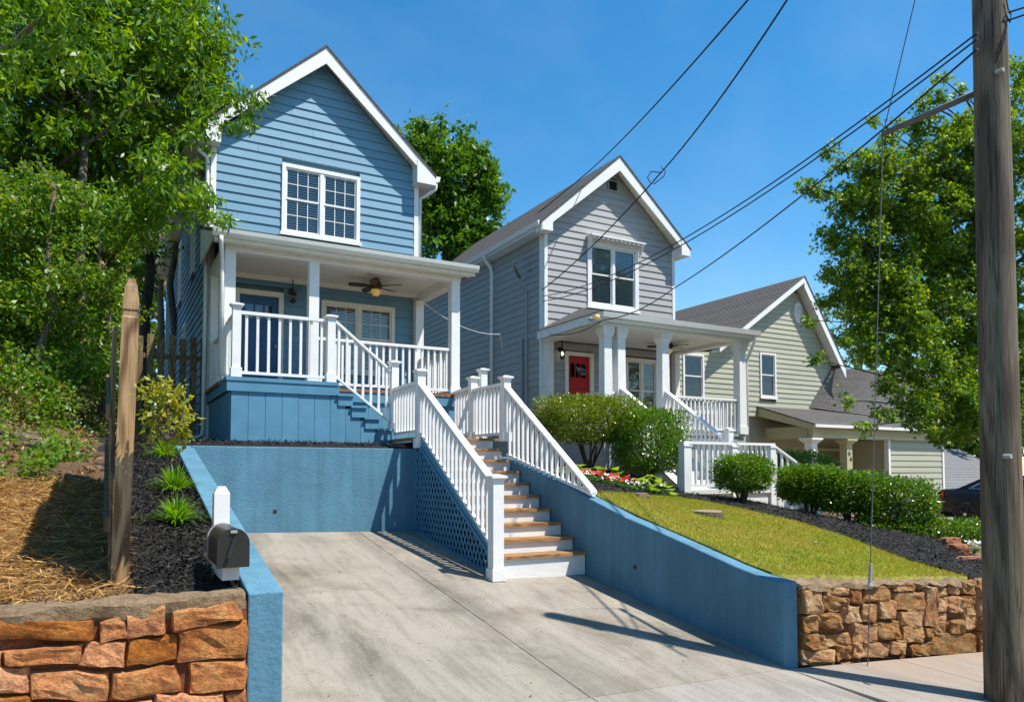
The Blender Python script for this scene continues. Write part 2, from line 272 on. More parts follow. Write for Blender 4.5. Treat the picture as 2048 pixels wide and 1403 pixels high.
def glass(name,tint=(.80,.84,.84),f=.06):
    m,n,p=new(name); n.nodes.remove(p); t=N(n,'BsdfTransparent'); t.inputs[0].default_value=(*tint,1); g=N(n,'BsdfGlossy'); g.inputs['Roughness'].default_value=.02
    fr=N(n,'Fresnel'); fr.inputs[0].default_value=1.5; ad=N(n,'Math',operation='ADD'); n.links.new(fr.outputs[0],ad.inputs[0]); ad.inputs[1].default_value=f
    mp=tex(n,obj=False); a=noiz(n,mp,1.7,2); b=N(n,'Bump'); b.inputs['Strength'].default_value=.12; b.inputs['Distance'].default_value=.05; n.links.new(a,b.inputs['Height']); n.links.new(b.outputs[0],g.inputs['Normal'])
    mx=N(n,'MixShader'); n.links.new(ad.outputs[0],mx.inputs[0]); n.links.new(t.outputs[0],mx.inputs[1]); n.links.new(g.outputs[0],mx.inputs[2]); n.links.new(mx.outputs[0],n.nodes['Material Output'].inputs[0]); return m
M['glass']=glass('window_glass'); M['glass_dark']=glass('tinted_glass',(.12,.13,.14),.08)
def emit(name,col,s,base=(.8,.8,.75)):
    m,n,p=new(name); p.inputs['Base Color'].default_value=(*base,1); p.inputs['Emission Color'].default_value=(*col,1); p.inputs['Emission Strength'].default_value=s; return m
M['amber']=emit('amber_glass',(1,.6,.15),.12,(.72,.50,.14)); M['bulb_on']=emit('lit_bulb',(1,.93,.8),6)
m,n,p=new('car_paint'); p.inputs['Base Color'].default_value=(.006,.006,.008,1); p.inputs['Roughness'].default_value=.3; p.inputs['Specular IOR Level'].default_value=.3; p.inputs['Coat Weight'].default_value=.25; p.inputs['Coat Roughness'].default_value=.04; M['car']=m
m,n,p=new('tail_light'); p.inputs['Base Color'].default_value=(.5,.01,.01,1); p.inputs['Roughness'].default_value=.15; M['tail']=m
m,n,p=new('chrome'); p.inputs['Base Color'].default_value=(.6,.62,.65,1); p.inputs['Metallic'].default_value=1; p.inputs['Roughness'].default_value=.2; M['chrome']=m
# ---------------------------------------------------------------- terrain
def drive_z(x,y): return -.03*x+.14*y-2.412
def walk_z(x,y): return -1.89-(.07 if x>5.7 else .03)*(x-5.7)+.03*(y-4.95)
_cp=np.array([(5.9,5.2,-1.06),(5.9,5.6,-.99),(7.5,5.2,-1.20),(9.2,5.2,-1.31),(12,5,-1.55),(5.9,6.26,-.835),(5.9,7.2,-.635),(5.9,7.8,-.49),(5.9,8.3,-.355),(5.9,9.3,-.12),(5.9,11,.0),(8.2,10.4,-.42),(7.2,11,-.15),(8.3,11.8,-.02),(9.2,11.3,-.2),
 (9.9,9.5,-.56),(9.7,10.4,-.5),(12,8.3,-1.0),(10.8,9.36,-.75),(12.3,7.6,-1.12),(11.4,6.6,-1.3),(13.9,8.2,-1.45),(21.7,12.2,-1.6),(18,15,-1.3),(24,15,-1.5),(16.8,9,-1.65),(14.2,12,-.9),(17,6,-2.0),(40,6,-3.4),(40,14,-2.9),(60,40,-3),
 (40,45,-2),(10,30,0.1),(5.9,15,.35),(14,20,-.6),(9.2,20,.1),(10,13.5,-.1),(13,13.5,-.45),(100,20,-5),(100,100,-4),(10,100,1)],float)
def _k(a,b): return np.linalg.norm(a[:,None,:2]-b[None,:,:2],axis=2)
_A=np.block([[_k(_cp,_cp),np.c_[np.ones(len(_cp)),_cp[:,:2]]],[np.r_[np.ones((1,len(_cp))),_cp[:,:2].T],np.zeros((3,3))]])
_w=np.linalg.solve(_A,np.r_[_cp[:,2],0,0,0])
def ss(a,b,t): t=np.clip((t-a)/(b-a),0,1); return t*t*(3-2*t)
def Hn(P):
    P=np.atleast_2d(np.asarray(P,float)); x,y=P[:,0],P[:,1]
    hr=_k(P,_cp)@_w[:len(_cp)]+_w[-3]+P[:,:2]@_w[-2:]
    base=-.84+.172*(np.minimum(y,12.6)-5.1)+.012*np.maximum(y-12.6,0)
    bank=ss(.2,-2.5,x)*np.maximum(0,y-8.6)*.16*ss(8.6,11,y)*np.clip(1-(y-18)/40,0.25,1)
    bank=np.minimum(bank,3.5)+ss(-.3,-4,x)*.25*ss(5.6,8,y)
    hl=base+bank
    t=ss(1.0,5.9,x); mid=hl*(1-t)+hr*t; mid=np.where((x>1)&(x<5.9)&(y<15), .345+.055*(y-11.25),mid)
    return np.where(x<=1.0,hl,np.where(x>=5.66,hr,mid))
def H(x,y): return float(Hn([(x,y)])[0])
def PG(u,v,y0=5.0):   # pixel -> point on the terrain
    d=ray(u,v); t=np.linspace(3,40,3000); P=d[None]*t[:,None]; P=P[(P[:,1]>y0)&((P[:,0]>5.95)|(P[:,0]<.85))]; k=np.argmax(P[:,2]<Hn(P)); return P[k]
xs=np.unique(np.r_[np.linspace(-80,-8,13),np.linspace(-8,-.5,16),np.linspace(-.5,.92,8),[.93,.98],np.linspace(1.3,5.6,8),[5.74,5.86],np.linspace(6.1,15,36),np.linspace(15.5,30,20),np.linspace(32,160,16)])
ys=np.unique(np.r_[np.linspace(5.06,11.14,30),[11.18,11.3],np.linspace(11.5,18,24),np.linspace(19,40,16),np.linspace(45,260,14)])
V=[];
G=np.array([(x,y) for y in ys for x in xs]); z=Hn(G)
pit=(G[:,0]>.95)&(G[:,0]<5.8)&(G[:,1]<11.16); z=np.where(pit,drive_z(G[:,0],G[:,1])-.25,z)
nx=len(xs); Fc=[(j*nx+i,j*nx+i+1,(j+1)*nx+i+1,(j+1)*nx+i) for j in range(len(ys)-1) for i in range(nx-1)]
tag(npmesh('ground',np.c_[G,z-.02],Fc,M['soil']),'earth ground of the lots beneath lawn, beds and houses',kind='structure')
def inpoly(P,poly):
    x,y=P[:,0],P[:,1]; c=np.zeros(len(P),bool); n=len(poly)
    for i in range(n):
        x0,y0=poly[i][:2]; x1,y1=poly[(i+1)%n][:2]
        if y0==y1: continue
        c^=((y0>y)!=(y1>y))&(x<(x1-x0)*(y-y0)/(y1-y0)+x0)
    return c
def sheet(name,poly,res,zoff,mat,label,kind='structure',bumpy=0.):
    P=np.array([p[:2] for p in poly]); x0,y0=P.min(0); x1,y1=P.max(0)
    gx=np.arange(x0-res,x1+2*res,res); gy=np.arange(y0-res,y1+2*res,res)
    g=np.array([(x,y) for y in gy for x in gx]); z=Hn(g)+zoff
    if bumpy: z=z+np.array([noise.noise(Vector((a*2.3,b*2.3,1)))*bumpy+noise.noise(Vector((a*7,b*7,4)))*bumpy*.5 for a,b in g])
    n=len(gx); cells=[(j*n+i,j*n+i+1,(j+1)*n+i+1,(j+1)*n+i) for j in range(len(gy)-1) for i in range(n-1)]
    cc=np.array([g[list(c)].mean(0) for c in cells]); k=inpoly(cc,poly); cells=np.array(cells)[k]
    u,inv=np.unique(cells,return_inverse=True); Vv=np.c_[g,z][u]; Q=inv.reshape(-1,4); E={}
    for q in Q:
        for i in range(4):
            e=(int(q[i]),int(q[(i+1)%4])); E[e]=1
    bd=[e for e in E if (e[1],e[0]) not in E]; nv=len(Vv); Vv=np.concatenate([Vv,Vv-np.array([0,0,.12])]); Q=np.concatenate([Q,np.array([(b_,a_,a_+nv,b_+nv) for a_,b_ in bd])])
    return tag(npmesh(name,Vv,Q,mat,smooth=True),label,kind=kind)
def scatter(poly,n):
    P=np.array([p[:2] for p in poly]); lo,hi=P.min(0),P.max(0); out=[]; c=0
    while c<n:
        q=rng.uniform(lo,hi,(n*2,2)); q=q[inpoly(q,poly)]; out.append(q); c+=len(q)
    q=np.concatenate(out)[:n]; return np.c_[q,Hn(q)]
LAWN=[(5.915,5.17),(9.2,5.17)]+[tuple(PG(u,v)[:2]) for u,v in [(1860,1135),(1800,1115),(1700,1077),(1600,1045),(1500,1022),(1400,1002),(1330,992),(1230,986),(1185,984)]]+[(5.915,8.5)]
OUT=[tuple(PG(u,v)[:2]) for u,v in [(2040,1145),(1965,1125),(1900,1095),(1850,1070)]]+[(12.0,8.2),(11.3,9.0),(10.9,9.7),(9.6,10.3),(9.5,12.9),(5.85,12.9)]
MULR=[LAWN[1]]+[(10.4,5.05)]+OUT+[(5.85,8.5)]+LAWN[-2:0:-1]
LAWN_S=LAWN; 
sheet('lawn',LAWN,.1,.012,M['lawnbed'],'sloping yellow-green lawn above the tan stone wall')
sheet('mulch_bed',MULR,.09,.028,M['mulchbed'],'black mulch bed between the lawn and the grey house',bumpy=.05)
MULL=[(.2,5.12),(.84,5.12),(.9,11.3),(1.0,11.34),(5.6,11.34),(5.6,13.4),(1.9,13.4),(1.75,15.5),(-.3,15.5),(-.1,10),(.12,7)]
sheet('mulch_bed',MULL,.1,.02,M['mulchbed'],'black mulch strip between the wooden fence and the blue wall',bumpy=.04)
STRAW=[(-7,5.14),(.12,5.14),(.12,8.9),(-7,8.2)]
sheet('straw_bed',STRAW,.12,.02,M['strawbed'],'golden pine straw bed behind the red stone wall',bumpy=.05)
BANK=[(-12,8.2),(.1,8.7),(.0,15.5),(-.5,30),(-12,30)]
sheet('bank',BANK,.3,.02,M['clay'],'shaded clay bank rising under the trees at left',bumpy=.12)
# driveway in slabs, sidewalk, kerb, road
drv=MB().hexa([(1.0,4.9,drive_z(1.0,4.9)-.2),(5.8,4.9,drive_z(5.8,4.9)-.2),(5.8,11.15,drive_z(5.8,11.15)-.2),(1.0,11.15,drive_z(1,11.15)-.2)]+[(x,y,drive_z(x,y)-.03) for x,y in ((1.0,4.9),(5.8,4.9),(5.8,11.15),(1.0,11.15))]).build('driveway',M['soil'])
tag(drv,'sloping concrete driveway between the blue walls',kind='structure')
def slab(nm,x0,x1,y0,y1,zf,mat,par,g=.007,n=3):
    b=MB(); X=np.linspace(x0+g,x1-g,n); Y=np.linspace(y0+g,y1-g,n); c=.012
    top=[(x,y,zf(x,y)) for y in Y for x in X]; b.add(top,[(j*n+i,j*n+i+1,(j+1)*n+i+1,(j+1)*n+i) for j in range(n-1) for i in range(n-1)])
    ring=[(X[0],Y[0]),(X[-1],Y[0]),(X[-1],Y[-1]),(X[0],Y[-1])]; o=[(-1,-1),(1,-1),(1,1),(-1,1)]
    vs=[(x,y,zf(x,y)) for x,y in ring]+[(x+a*.006,y+d*.006,zf(x,y)-c) for (x,y),(a,d) in zip(ring,o)]+[(x+a*.006,y+d*.006,zf(x,y)-.15) for (x,y),(a,d) in zip(ring,o)]
    b.add(vs,[(k,4+k,4+(k+1)%4,(k+1)%4) for k in range(4)]+[(4+k,8+k,8+(k+1)%4,4+(k+1)%4) for k in range(4)])
    return b.build(nm,mat,par)
for x0,x1 in ((1.03,3.45),(3.45,5.73)):
    for y0,y1 in ((4.93,8.34),(8.34,11.12)): slab('slab',x0,x1,y0,y1,drive_z,M['concrete'],drv)
def sw_z(x,y):
    return drive_z(x,4.93)+.06*(y-4.93) if x<=5.73 else walk_z(x,y)+(drive_z(5.73,4.93)-walk_z(5.73,4.93))*max(0,1-(x-5.73)/1.5)
wk=MB()
wkx=list(np.linspace(-40,1.03,20))+[5.73]+list(np.linspace(6.5,90,40))
for a,b in zip(wkx[:-1],wkx[1:]): wk.hexa([(x,y,sw_z(x,y)-.3) for x,y in ((a,2.9),(b,2.9),(b,4.93),(a,4.93))]+[(x,y,sw_z(x,y)-.012) for x,y in ((a,2.9),(b,2.9),(b,4.93),(a,4.93))])
wko=tag(wk.build('sidewalk',M['walk']),'concrete sidewalk running along the foot of the walls',kind='structure')
for a,b in ((-1.4,1.03),(1.03,3.45),(3.45,5.73),(5.73,7.4),(7.4,9.0),(9.0,10.7),(10.7,12.5)): slab('slab',a,b,2.95,4.925,sw_z,M['walk'],wko)
rd=MB()
for a,b in zip(wkx[:-1],wkx[1:]):
    rd.hexa([(a,-9,sw_z(a,2.9)-.6),(b,-9,sw_z(b,2.9)-.6),(b,2.7,sw_z(b,2.9)-.5),(a,2.7,sw_z(a,2.9)-.5),(a,-9,sw_z(a,2.9)-.2),(b,-9,sw_z(b,2.9)-.2),(b,2.7,sw_z(b,2.9)-.14),(a,2.7,sw_z(a,2.9)-.14)])
tag(rd.build('road',M['asphalt']),'asphalt street in front of the sidewalk',kind='structure')
kb=MB()
for a,b in zip(wkx[:-1],wkx[1:]): kb.hexa([(x,y,sw_z(x,2.9)-.45) for x,y in ((a,2.74),(b,2.74),(b,2.89),(a,2.89))]+[(x,y,sw_z(x,2.9)-.01) for x,y in ((a,2.74),(b,2.74),(b,2.89),(a,2.89))])
tag(kb.build('kerb',M['walk']),'concrete kerb between road and sidewalk',kind='structure')
# ---------------------------------------------------------------- blue retaining walls
def bev(o,wd=.012,seg=2):
    m=o.modifiers.new('bevel','BEVEL'); m.width=wd; m.segments=seg; m.limit_method='ANGLE'; return o
t=thing('retaining_wall','low blue stucco wall with sloping top beside the mailbox','wall',(.93,8,-1.6))
bev(MB().hexa([(.82,4.95,-2.3),(1.04,4.95,-2.3),(1.09,11.3,-1.3),(.87,11.3,-1.3),(.82,4.95,-.79),(1.04,4.95,-.79),(1.09,11.3,.335),(.87,11.3,.335)]).build('wall_body',M['stucco'],t))
t=thing('retaining_wall','blue stucco wall across the back of the driveway under the porch','wall',(3.3,11.2,-.95))
bev(MB().box(1.06,5.62,11.12,11.335,-1.6,.33).build('wall_body',M['stucco'],t))
h=PY(550,1022,11.12); MB().lathe((h[0],11.113,h[2]),[(.028,0),(.028,.03)],12,'y').build('weep_hole',M['dark'],t)
t=thing('retaining_wall','blue stucco wall curving down between the wooden steps and the lawn','wall',(5.82,8,-1.6))
prof=[(4.955,-1.085),(5.25,-1.06),(5.6,-.995),(6.26,-.845),(6.86,-.71),(7.4,-.60),(7.77,-.50),(8.3,-.36),(8.75,-.235),(9.2,-.11),(9.8,.03),(10.25,.12),(10.75,.20),(11.1,.22)]
bev(MB().prism([(5.73,4.955,-2.5),(5.73,11.1,-1.4)]+[(5.73,y,z) for y,z in prof[::-1]],(.19,0,0)).build('wall_body',M['stucco'],t),.02,3)
h=PX(1270,1133,5.73); MB().lathe((5.722,h[1],h[2]),[(.026,0),(.026,.03)],12,'x').build('weep_hole',M['dark'],t)
# ---------------------------------------------------------------- stone walls
_A9=[0,.03,.10,.27,.5,.73,.9,.97,1]; _B8=[0,.05,.16,.38,.62,.84,.95,1]
def stone(q,par,mat,depth,seed,Yp,nx=9,ny=8):
    nx,ny=9,8
    q=[np.array(p) for p in q]; c_=sum(q)/4; q=[c_+(p-c_)*np.array([1.06+random.uniform(-.02,.02),1,1.12+random.uniform(-.05,.05)]) for p in q]; v=[]; 
    for j in range(ny):
        for i in range(nx):
            a,b=_A9[i],_B8[j]; p=(q[0]*(1-a)+q[1]*a)*(1-b)+(q[3]*(1-a)+q[2]*a)*b
            e=min(a,1-a)*2,min(b,1-b)*2; pr=min(1,(min(e[0]*6,1)*min(e[1]*6,1))**.16)
            if e[0]==0 or e[1]==0: pr=-.05
            s=Vector((p[0]*5+seed*3.1,p[2]*5,seed*1.7)); nz=noise.fractal(s*1.6,.55,2.2,6)*.38+(abs(noise.noise(s*1.1))-.25)*.7+noise.noise(s*.5)*.3
            ed=noise.noise(Vector((p[0]*9,p[2]*9,seed)))*.022
            v.append((p[0]+ed,Yp-depth*(pr+(nz if pr>0 else 0)),p[2]+ed))
    f=[(j*nx+i,(j+1)*nx+i,(j+1)*nx+i+1,j*nx+i+1) for j in range(ny-1) for i in range(nx-1)]
    return MB().add(v,f).build('stone',mat,par)
t=thing('stone_wall','red clay stone retaining wall topped with a mortar cap below the mailbox','wall',(-1,5,-1.75))
LS=lambda x,y:(x/2.789,900+y/2.789)
Q=[((-320,930),(500,955),(510,1045),(-320,1065)),((560,960),(680,915),(705,1040),(560,1065)),((705,910),(915,862),(920,1015),(715,1040)),((950,900),(1345,832),(1345,938),(985,995)),
 ((25,1120),(455,1075),(440,1180),(35,1190)),((480,1075),(695,1070),(690,1200),(440,1190)),((715,1065),(980,1025),(985,1150),(710,1190)),((1000,985),(1362,960),(1367,1140),(990,1170)),((-330,1110),(5,1120),(15,1185),(-330,1190)),
 ((-300,1215),(160,1200),(165,1340),(-300,1345)),((180,1240),(600,1225),(585,1390),(180,1380)),((620,1240),(985,1190),(1000,1330),(600,1400)),((1055,1195),(1368,1165),(1368,1305),(1050,1345)),
 ((870,1370),(1240,1350),(1240,1520),(860,1540)),((1260,1355),(1368,1335),(1368,1520),(1255,1530)),((200,1410),(565,1410),(560,1560),(200,1560)),((595,1425),(845,1390),(835,1550),(595,1560)),((-320,1370),(170,1370),(170,1560),(-320,1560)),
 ((1030,1150),(1035,1190),(1040,1330),(1010,1320)),((510,1060),(560,1075),(470,1110),(460,1100))]
for i,q in enumerate(Q[:18]): stone([PY(*LS(*p),4.95) for p in q],t,M['stone_l'],random.uniform(.035,.055),i,4.955)
MB().box(-9,.815,4.96,5.2,-2.4,-.84).build('mortar_core',M['mortar_l'],t)
b=MB(); n=160; cx=np.linspace(-7,.80,n); rows=[]
for k,(yy,zz) in enumerate([(4.955,-.875),(4.925,-.87),(4.915,-.80),(4.925,-.785),(5.0,-.775),(5.12,-.772),(5.22,-.80)]):
    for x in cx: 
        nn=noise.fractal(Vector((x*4.5,yy*8,zz*9)),.7,2,5)
        b.v.append((x,yy+nn*.02,zz+nn*.018-(.05*(.5+noise.noise(Vector((x*1.7,3,0)))) if k==0 else 0)))
for k in range(6):
    for i in range(n-1): b.f.append((k*n+i,k*n+i+1,(k+1)*n+i+1,(k+1)*n+i))
b.build('coping',M['coping'],t)
t=thing('stone_wall','tan fieldstone retaining wall holding up the lawn beside the utility pole','wall',(8,5,-2.05))
RS=lambda x,y:(1560+x/3.482,1000+y/3.482)
R=[(130,625,270,785),(278,665,455,755),(280,600,450,655),(460,600,562,715),(577,585,745,700),(785,640,985,760),(770,575,930,630),(992,600,1052,860),(1062,605,1150,658),(1155,580,1242,652),(1250,562,1340,645),(1348,555,1430,605),(1062,680,1137,768),(1145,668,1252,776),(1262,662,1335,742),(1342,612,1432,690),(1265,748,1435,790),
 (130,795,222,912),(227,778,402,885),(408,725,535,850),(545,728,655,835),(668,695,788,815),(822,770,982,870),(1057,778,1150,835),(130,925,298,1028),(303,925,462,1000),(488,857,655,985),(668,845,822,950),(837,880,977,990),(985,875,1046,945),(1052,845,1142,937),(1152,825,1257,918),(1268,800,1440,885),
 (130,1045,350,1118),(365,1010,468,1105),(478,990,562,1085),(577,992,740,1085),(748,978,852,1055),(900,995,1036,1070),(1042,925,1380,1060),(1390,900,1455,990),(400,1115,520,1145),(130,1125,350,1150)]
for i,(x0,y0,x1,y1) in enumerate(R):
    j=lambda s=9: random.uniform(-s,s)
    stone([PY(*RS(x+j(),y+j()),5.02) for x,y in ((x0,y0),(x1,y0),(x1,y1),(x0,y1))],t,M['stone_r'],random.uniform(.045,.075),i+40,5.03)
zc=lambda x:-1.12-.068*(x-5.9)
x=9.0
while x<15:
    wd=random.uniform(.22,.42); z=zc(x)-.04
    while z>sw_z(x,4.9)-.02:
        hh=random.uniform(.14,.22); stone([(x+.01,5.02,z),(x+wd-.02,5.02,z),(x+wd-.02,5.02,z-hh+.02),(x+.01,5.02,z-hh+.02)],t,M['stone_r'],random.uniform(.06,.11),x*7+z,5.03,6,5); z-=hh
    x+=wd
b=MB()
for a in np.arange(5.93,17,.5): b.hexa([(a,5.035,-3.2),(a+.5,5.035,-3.2),(a+.5,5.3,-3.2),(a,5.3,-3.2),(a,5.035,zc(a)-.01),(a+.5,5.035,zc(a+.5)-.01),(a+.5,5.3,zc(a+.5)-.01),(a,5.3,zc(a)-.01)])
b.build('mortar_core',M['mortar_r'],t)
b=MB(); n=200; cx=np.linspace(5.925,16.5,n)
for k,(yy,dz) in enumerate([(5.01,-.05),(4.96,-.03),(4.945,.0),(5.0,.035),(5.1,.045),(5.2,.03),(5.26,-.03)]):
    for x in cx:
        nn=noise.fractal(Vector((x*4.5,yy*6,dz*9)),.8,2,5); b.v.append((x,yy+nn*.05+.02,zc(x)+dz*.8+nn*.045-.012))
for k in range(6):
    for i in range(n-1): b.f.append((k*n+i,k*n+i+1,(k+1)*n+i+1,(k+1)*n+i))
b.build('coping',M['coping'],t)
# ---------------------------------------------------------------- building helpers
FY=lambda Y0:(lambda a,d,z:(a,Y0+d,z))
FX=lambda X0:(lambda a,d,z:(X0+d,a,z))
def bT(b,T,a0,a1,d0,d1,z0,z1): return b.hexa([T(a0,d0,z0),T(a1,d0,z0),T(a1,d1,z0),T(a0,d1,z0),T(a0,d0,z1),T(a1,d0,z1),T(a1,d1,z1),T(a0,d1,z1)])
def siding(par,T,zb,zt,xl,xr,op,mat,e=.178):
    z=zb
    while z<zt-.02:
        z1=min(z+e,zt); segs=[(xl(z),xr(z),xl(z1),xr(z1))]
        for (o0,o1,p0,p1) in op:
            if z1>p0+.03 and z<p1-.03:
                n=[]
                for a,b,c,d in segs:
                    if o0>a and o0<b: n.append((a,o0,c,o0))
                    if o1<b and o1>a: n.append((o1,b,o1,d))
                    if o1<=a or o0>=b: n.append((a,b,c,d))
                segs=n
        for a,b,c,d in segs:
            if b-a<.03: continue
            if d-c<.01: c=d=(c+d)/2; d+=.005
            w=random.uniform(-.0015,.0015); cuts=[(a,b,c,d)]
            if min(b,d)-max(a,c)>2.2:
                m0=random.uniform(max(a,c)+.5,min(b,d)-.5); cuts=[(a,m0-.002,c,m0-.002),(m0+.002,b,m0+.002,d)]
            for a,b,c,d in cuts: w=random.uniform(-.002,.002); MB().hexa([T(a,-.03+w,z),T(b,-.03+w,z),T(b,.1,z),T(a,.1,z),T(c,-.008,z1+.006),T(d,-.008,z1+.006),T(d,.1,z1+.006),T(c,.1,z1+.006)]).build('plank',mat,par)
        z+=e
def window(par,T,x0,x1,z0,z1,units=2,grid=(3,2),trim=.075,mat='white',blind=True,sill=True,mull=.075):
    W=link('window',None,None) if False else None
    b=MB(); d0,d1=-.055,.06
    bT(b,T,x0,x0+trim,d0,d1,z0,z1); bT(b,T,x1-trim,x1,d0,d1,z0,z1); bT(b,T,x0+trim,x1-trim,d0,d1,z1-trim,z1); bT(b,T,x0+trim,x1-trim,d0,d1,z0,z0+trim)
    if sill: bT(b,T,x0-.03,x1+.03,d0-.03,d0+.002,z0-.03,z0+.035)
    ix0,ix1=x0+trim,x1-trim; uw=(ix1-ix0-mull*(units-1))/units
    for k in range(1,units): bT(b,T,ix0+k*uw+(k-1)*mull,ix0+k*(uw+mull),d0+.01,d1,z0+trim,z1-trim)
    fr=b.build('window',M[mat],par); zb,zt=z0+trim,z1-trim; zm=(zb+zt)/2
    bT(MB(),T,ix0-.02,ix1+.02,.084,.095,zb-.02,zt+.02).build('dark_room_panel',M['dark'],fr)  # black panel stands in for the darkness of the unlit room
    for k in range(units):
        a=ix0+k*(uw+mull); c=a+uw; s=.035
        for (q0,q1,dd) in ((zm,zt,-.022),(zb,zm+.03,-.008)):
            b=MB(); bT(b,T,a,a+s,dd,dd+.03,q0,q1); bT(b,T,c-s,c,dd,dd+.03,q0,q1); bT(b,T,a+s,c-s,dd,dd+.03,q1-s,q1); bT(b,T,a+s,c-s,dd,dd+.03,q0,q0+s); b.build('sash',M[mat],fr)
            if grid:
                b=MB(); g=.007
                for i in range(1,grid[0]):
                    x=a+s+(c-a-2*s)*i/grid[0]; bT(b,T,x-g,x+g,dd+.006,dd+.016,q0+s,q1-s)
                for j in range(1,grid[1]):
                    z=q0+s+(q1-q0-2*s)*j/grid[1]; bT(b,T,a+s,c-s,dd+.007,dd+.017,z-g,z+g)
                b.build('grille',M[mat],fr)
            b=MB(); b.add([T(a+s,dd+.02,q0+s),T(c-s,dd+.02,q0+s),T(c-s,dd+.02,q1-s),T(a+s,dd+.02,q1-s)],[(0,1,2,3)]); b.build('pane',M['glass'],fr)
        if blind:
            b=MB(); z=zt-.02
            while z>zb: b.add([T(a+.01,.040,z-.036),T(c-.01,.040,z-.036),T(c-.01,.066,z),T(a+.01,.066,z)],[(0,1,2,3)]); z-=.052
            b.build('blind',M['blind'],fr)
    return fr
def newel(par,x,y,z0,z1,w=.13,base=True,mat='white',name='newel_post',capw=.035):
    b=MB(); h=w/2; b.box(x-h,x+h,y-h,y+h,z0,z1-.07)
    if base: b.box(x-h-.018,x+h+.018,y-h-.018,y+h+.018,z0,z0+.15)
    c=h+capw; b.box(x-h-.015,x+h+.015,y-h-.015,y+h+.015,z1-.075,z1-.05); b.box(x-c,x+c,y-c,y+c,z1-.05,z1-.022)
    b.add([(x-c+.006,y-c+.006,z1-.022),(x+c-.006,y-c+.006,z1-.022),(x+c-.006,y+c-.006,z1-.022),(x-c+.006,y+c-.006,z1-.022),(x-.02,y-.02,z1),(x+.02,y-.02,z1),(x+.02,y+.02,z1),(x-.02,y+.02,z1)],[(0,1,5,4),(1,2,6,5),(2,3,7,6),(3,0,4,7),(4,5,6,7)])
    return b.build(name,M[mat],par)
def railing(par,p0,p1,zt0,zt1,zb0,zb1,n,mat='white',bw=.04,rw=.09,rh=.05,bottom=True,ends=(0,0)):
    a=Vector((*p0,0)); c=Vector((*p1,0)); d=(c-a).normalized(); s=Vector((-d.y,d.x,0))
    def rail(za,zc,wd,ht,nm):
        q=[]
        for zz in (-ht,0):
            q+=[a-s*wd/2+Vector((0,0,za+zz)),c-s*wd/2+Vector((0,0,zc+zz)),c+s*wd/2+Vector((0,0,zc+zz)),a+s*wd/2+Vector((0,0,za+zz))]
        return MB().hexa(q).build(nm,M[mat],par)
    top=rail(zt0,zt1,rw,rh,'railing')
    if bottom: 
        bo=rail(zb0,zb1,.055,.045,'bottom_rail'); bo.parent=top; bo.matrix_parent_inverse=Matrix()
    L=(c-a).length
    for i in range(n):
        t=(i+.5)/n; p=a+d*L*t; h=bw/2; q=[]
        for side in (0,1):
            for (e,f) in ((-1,-1),(1,-1),(1,1),(-1,1)):
                tt=t+e*h/L; z=(zb0+(zb1-zb0)*tt-.02) if side==0 else (zt0+(zt1-zt0)*tt-rh+.008)
                q.append(p+d*e*h+s*f*h+Vector((0,0,z)))
        MB().hexa(q).build('baluster',M[mat],top)
    return top
def gable_roof(par,xc,zr,sl,half,y0,y1,mat='shingle',th=.05,rake=.33,ret=None,trim='white'):
    ze=zr-sl*half
    for s in (-1,1):
        pts=[(xc,y0,zr),(xc+s*half,y0,ze),(xc+s*half,y0,ze-th),(xc,y0,zr-th)]
        MB().prism(pts,(0,y1-y0,0)).build('roof',M[mat],par)
        # rake board and soffit lining of the overhang
        MB().prism([(xc,y0+.02,zr-th),(xc+s*(half-.02),y0+.02,ze-th+.02*sl),(xc+s*(half-.02),y0+.02,ze-th-rake*.62+.02*sl),(xc,y0+.02,zr-th-rake)],(0,.03,0)).build('rake_board',M[trim],par)
        MB().prism([(xc,y0+.05,zr-th-.09),(xc+s*(half-.1),y0+.05,ze-th-.09+.1*sl),(xc+s*(half-.1),y0+.05,ze-th-.11+.1*sl),(xc,y0+.05,zr-th-.11)],(0,.40,0)).build('rake_soffit',M['cream'],par)
def downspout(par,path,mat='white',w=.075): 
    return MB().tube(path,w/2,8).build('downspout',M[mat],par,smooth=True)
# ================================================================ BLUE HOUSE
bh=thing('house','narrow blue two-storey house with white gable trim and front porch','house',(3.78,15,.4))
XL,XR,Y0=1.66,5.90,14.9; T=FY(Y0)
WZ=(2.985,4.585,4.695,6.13); PW=(3.80,5.37,1.98,3.45); DR=(2.13,3.05,1.46,3.5)
b=MB().box(XL+.1,XR-.02,Y0+.1,26,.2,6.45); b.prism([(XL+.1,Y0+.1,6.45),(XR-.02,Y0+.1,6.45),(3.78,Y0+.1,8.35)],(0,11,0)); b.build('wall_core',M['siding_blue'],bh)
fw_=MB().box(XL,XL+.1,Y0-.034,Y0+.06,.4,6.42).build('corner_board',M['white'],bh); MB().box(XR-.1,XR,Y0-.034,Y0+.06,.4,6.42).build('corner_board',M['white'],bh)
MB().box(XL-.034,XL+.06,Y0+.066,Y0+.16,.4,6.42).build('corner_board',M['white'],bh)
MB().box(XL-.034,XL+.06,25.9,26,.4,6.42).build('corner_board',M['white'],bh)
xl=lambda z: XL+.1 if z<6.5 else XL+.1+(z-6.5)/.92; xr=lambda z: XR-.1 if z<6.5 else XR-.1-(z-6.5)/.92
fw=MB().box(XL+.12,XR-.12,Y0+.101,Y0+.13,.5,6.4).build('front_wall',M['siding_blue'],bh)
siding(fw,T,4.30,8.36,xl,xr,[WZ],M['siding_blue'])
siding(fw,T,1.47,3.85,lambda z:XL+.1,lambda z:XR-.1,[PW,DR],M['siding_blue'])
